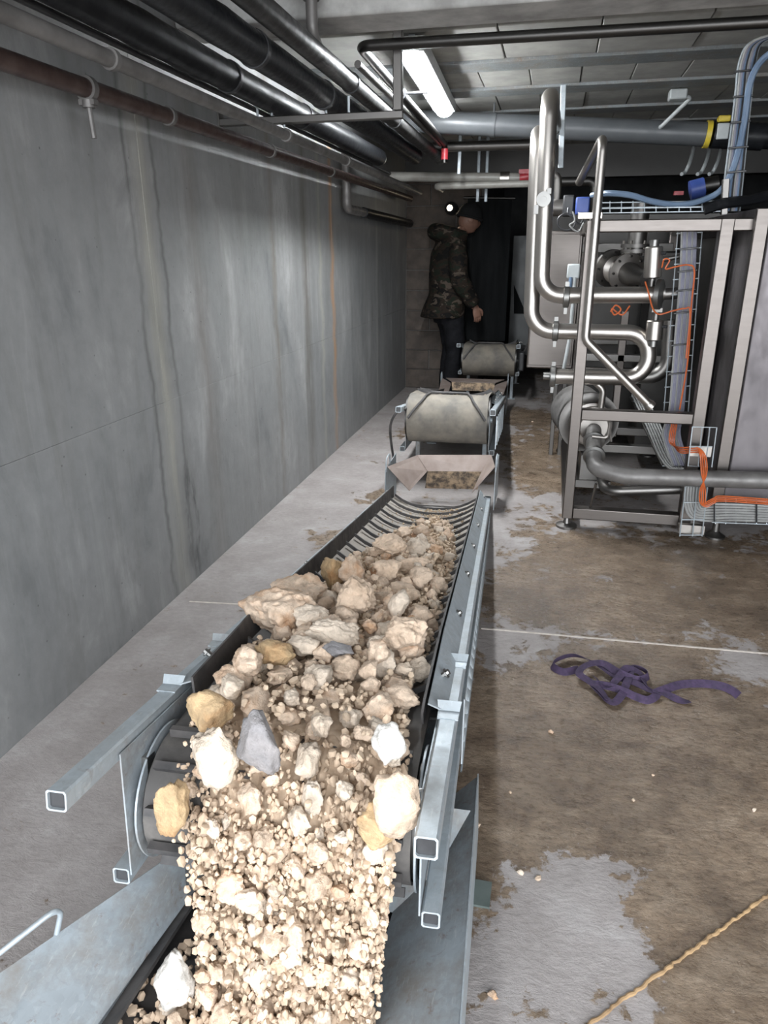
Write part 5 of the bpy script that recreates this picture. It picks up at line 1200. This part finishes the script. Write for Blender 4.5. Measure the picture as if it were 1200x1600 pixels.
# hood folded down around the neck
limb(J, spline([B(.10, .11, 1.51), B(-.02, .15, 1.53), B(-.12, .09, 1.55), B(-.145, 0, 1.555), B(-.12, -.09, 1.55), B(-.02, -.15, 1.53), B(.10, -.11, 1.51)], 4), [.05]*4+[.062]*4+[.075]*5+[.075]*4+[.062]*4+[.05]*4)
fuse(J, 'jacket', 'camouflage', .014, T)
Q = MB()
rings(Q, [(B(-.01, 0, .72), .13, .17, Fd, Rt), (B(-.01, 0, .80), .14, .18, Fd, Rt), (B(-.01, 0, .95), .14, .175, Fd, Rt)])
limb(Q, spline([B(-.0, .09, .84), B(.02, .10, .66), B(.035, .10, .48), B(.005, .10, .28), B(-.01, .10, .06)], 4), [.108]*4+[.10]*4+[.085]*4+[.078]*4+[.075])
limb(Q, spline([B(-.0, -.09, .84), B(.05, -.10, .66), B(.075, -.10, .48), B(.045, -.10, .28), B(.03, -.10, .06)], 4), [.108]*4+[.10]*4+[.085]*4+[.078]*4+[.075])
fuse(Q, 'trousers', 'dark_denim', .013, T)
for r_, f0 in ((.10, 0), (-.10, .04)):
    m = MB(); rings(m, [(B(f0-.015, r_, .012), .06, .045, Fd, Rt), (B(f0-.01, r_, .05), .065, .05, Fd, Rt), (B(f0-.01, r_, .13), .06, .05, Fd, Rt), (B(f0-.01, r_, .16), .058, .05, Fd, Rt)]); rings(m, [(B(f0+.05, r_, .0), .125, .048, Fd, Rt), (B(f0+.05, r_, .03), .13, .05, Fd, Rt), (B(f0+.045, r_, .065), .10, .042, Fd, Rt), (B(f0+.03, r_, .09), .06, .036, Fd, Rt)]); fuse(m, 'boot', 'boot_leather', .009, T)
def hand(wp, dirv, side, par):
    d = V(dirv).normalized(); th = Fd; th = (th-d*th.dot(d)).normalized(); pn = d.cross(th)*side
    pv = [wp, wp+d*.045, wp+d*.085]; m = MB()
    rings(m, [(wp-d*.02, .024, .020, th, pn), (wp+d*.02, .034, .017, th, pn), (wp+d*.06, .041, .016, th, pn), (wp+d*.09, .040, .014, th, pn), (wp+d*.098, .034, .010, th, pn)], 14)
    for k, (o_, L) in enumerate(((.03, .072), (.010, .080), (-.010, .074), (-.029, .058))):
        b0 = wp+d*.088+th*o_; c1 = b0+d*L*.42+pn*.006; c2 = c1+(d*.8+pn*.6)*L*.34; c3 = c2+(d*.35+pn*.9)*L*.26; limb(m, spline([b0, c1, c2, c3], 3), [.0095]*3+[.009]*3+[.0082]*3+[.006], 8)
    b0 = wp+d*.03+th*.03; limb(m, spline([b0, b0+(th*.7+d*.7)*.035, b0+(th*.5+d)*.055+pn*.01, b0+(th*.35+d)*.075+pn*.016], 3), [.013]*3+[.0115]*3+[.010]*3+[.007], 8)
    fuse(m, 'hand', 'skin', .004, par)
hand(B(.165, .262, .885), (Fd*.25+V((0, 0, -1))), -1, body)
hand(B(.245, -.19, .99), (Fd*1.0+V((0, 0, -.5))), 1, body)
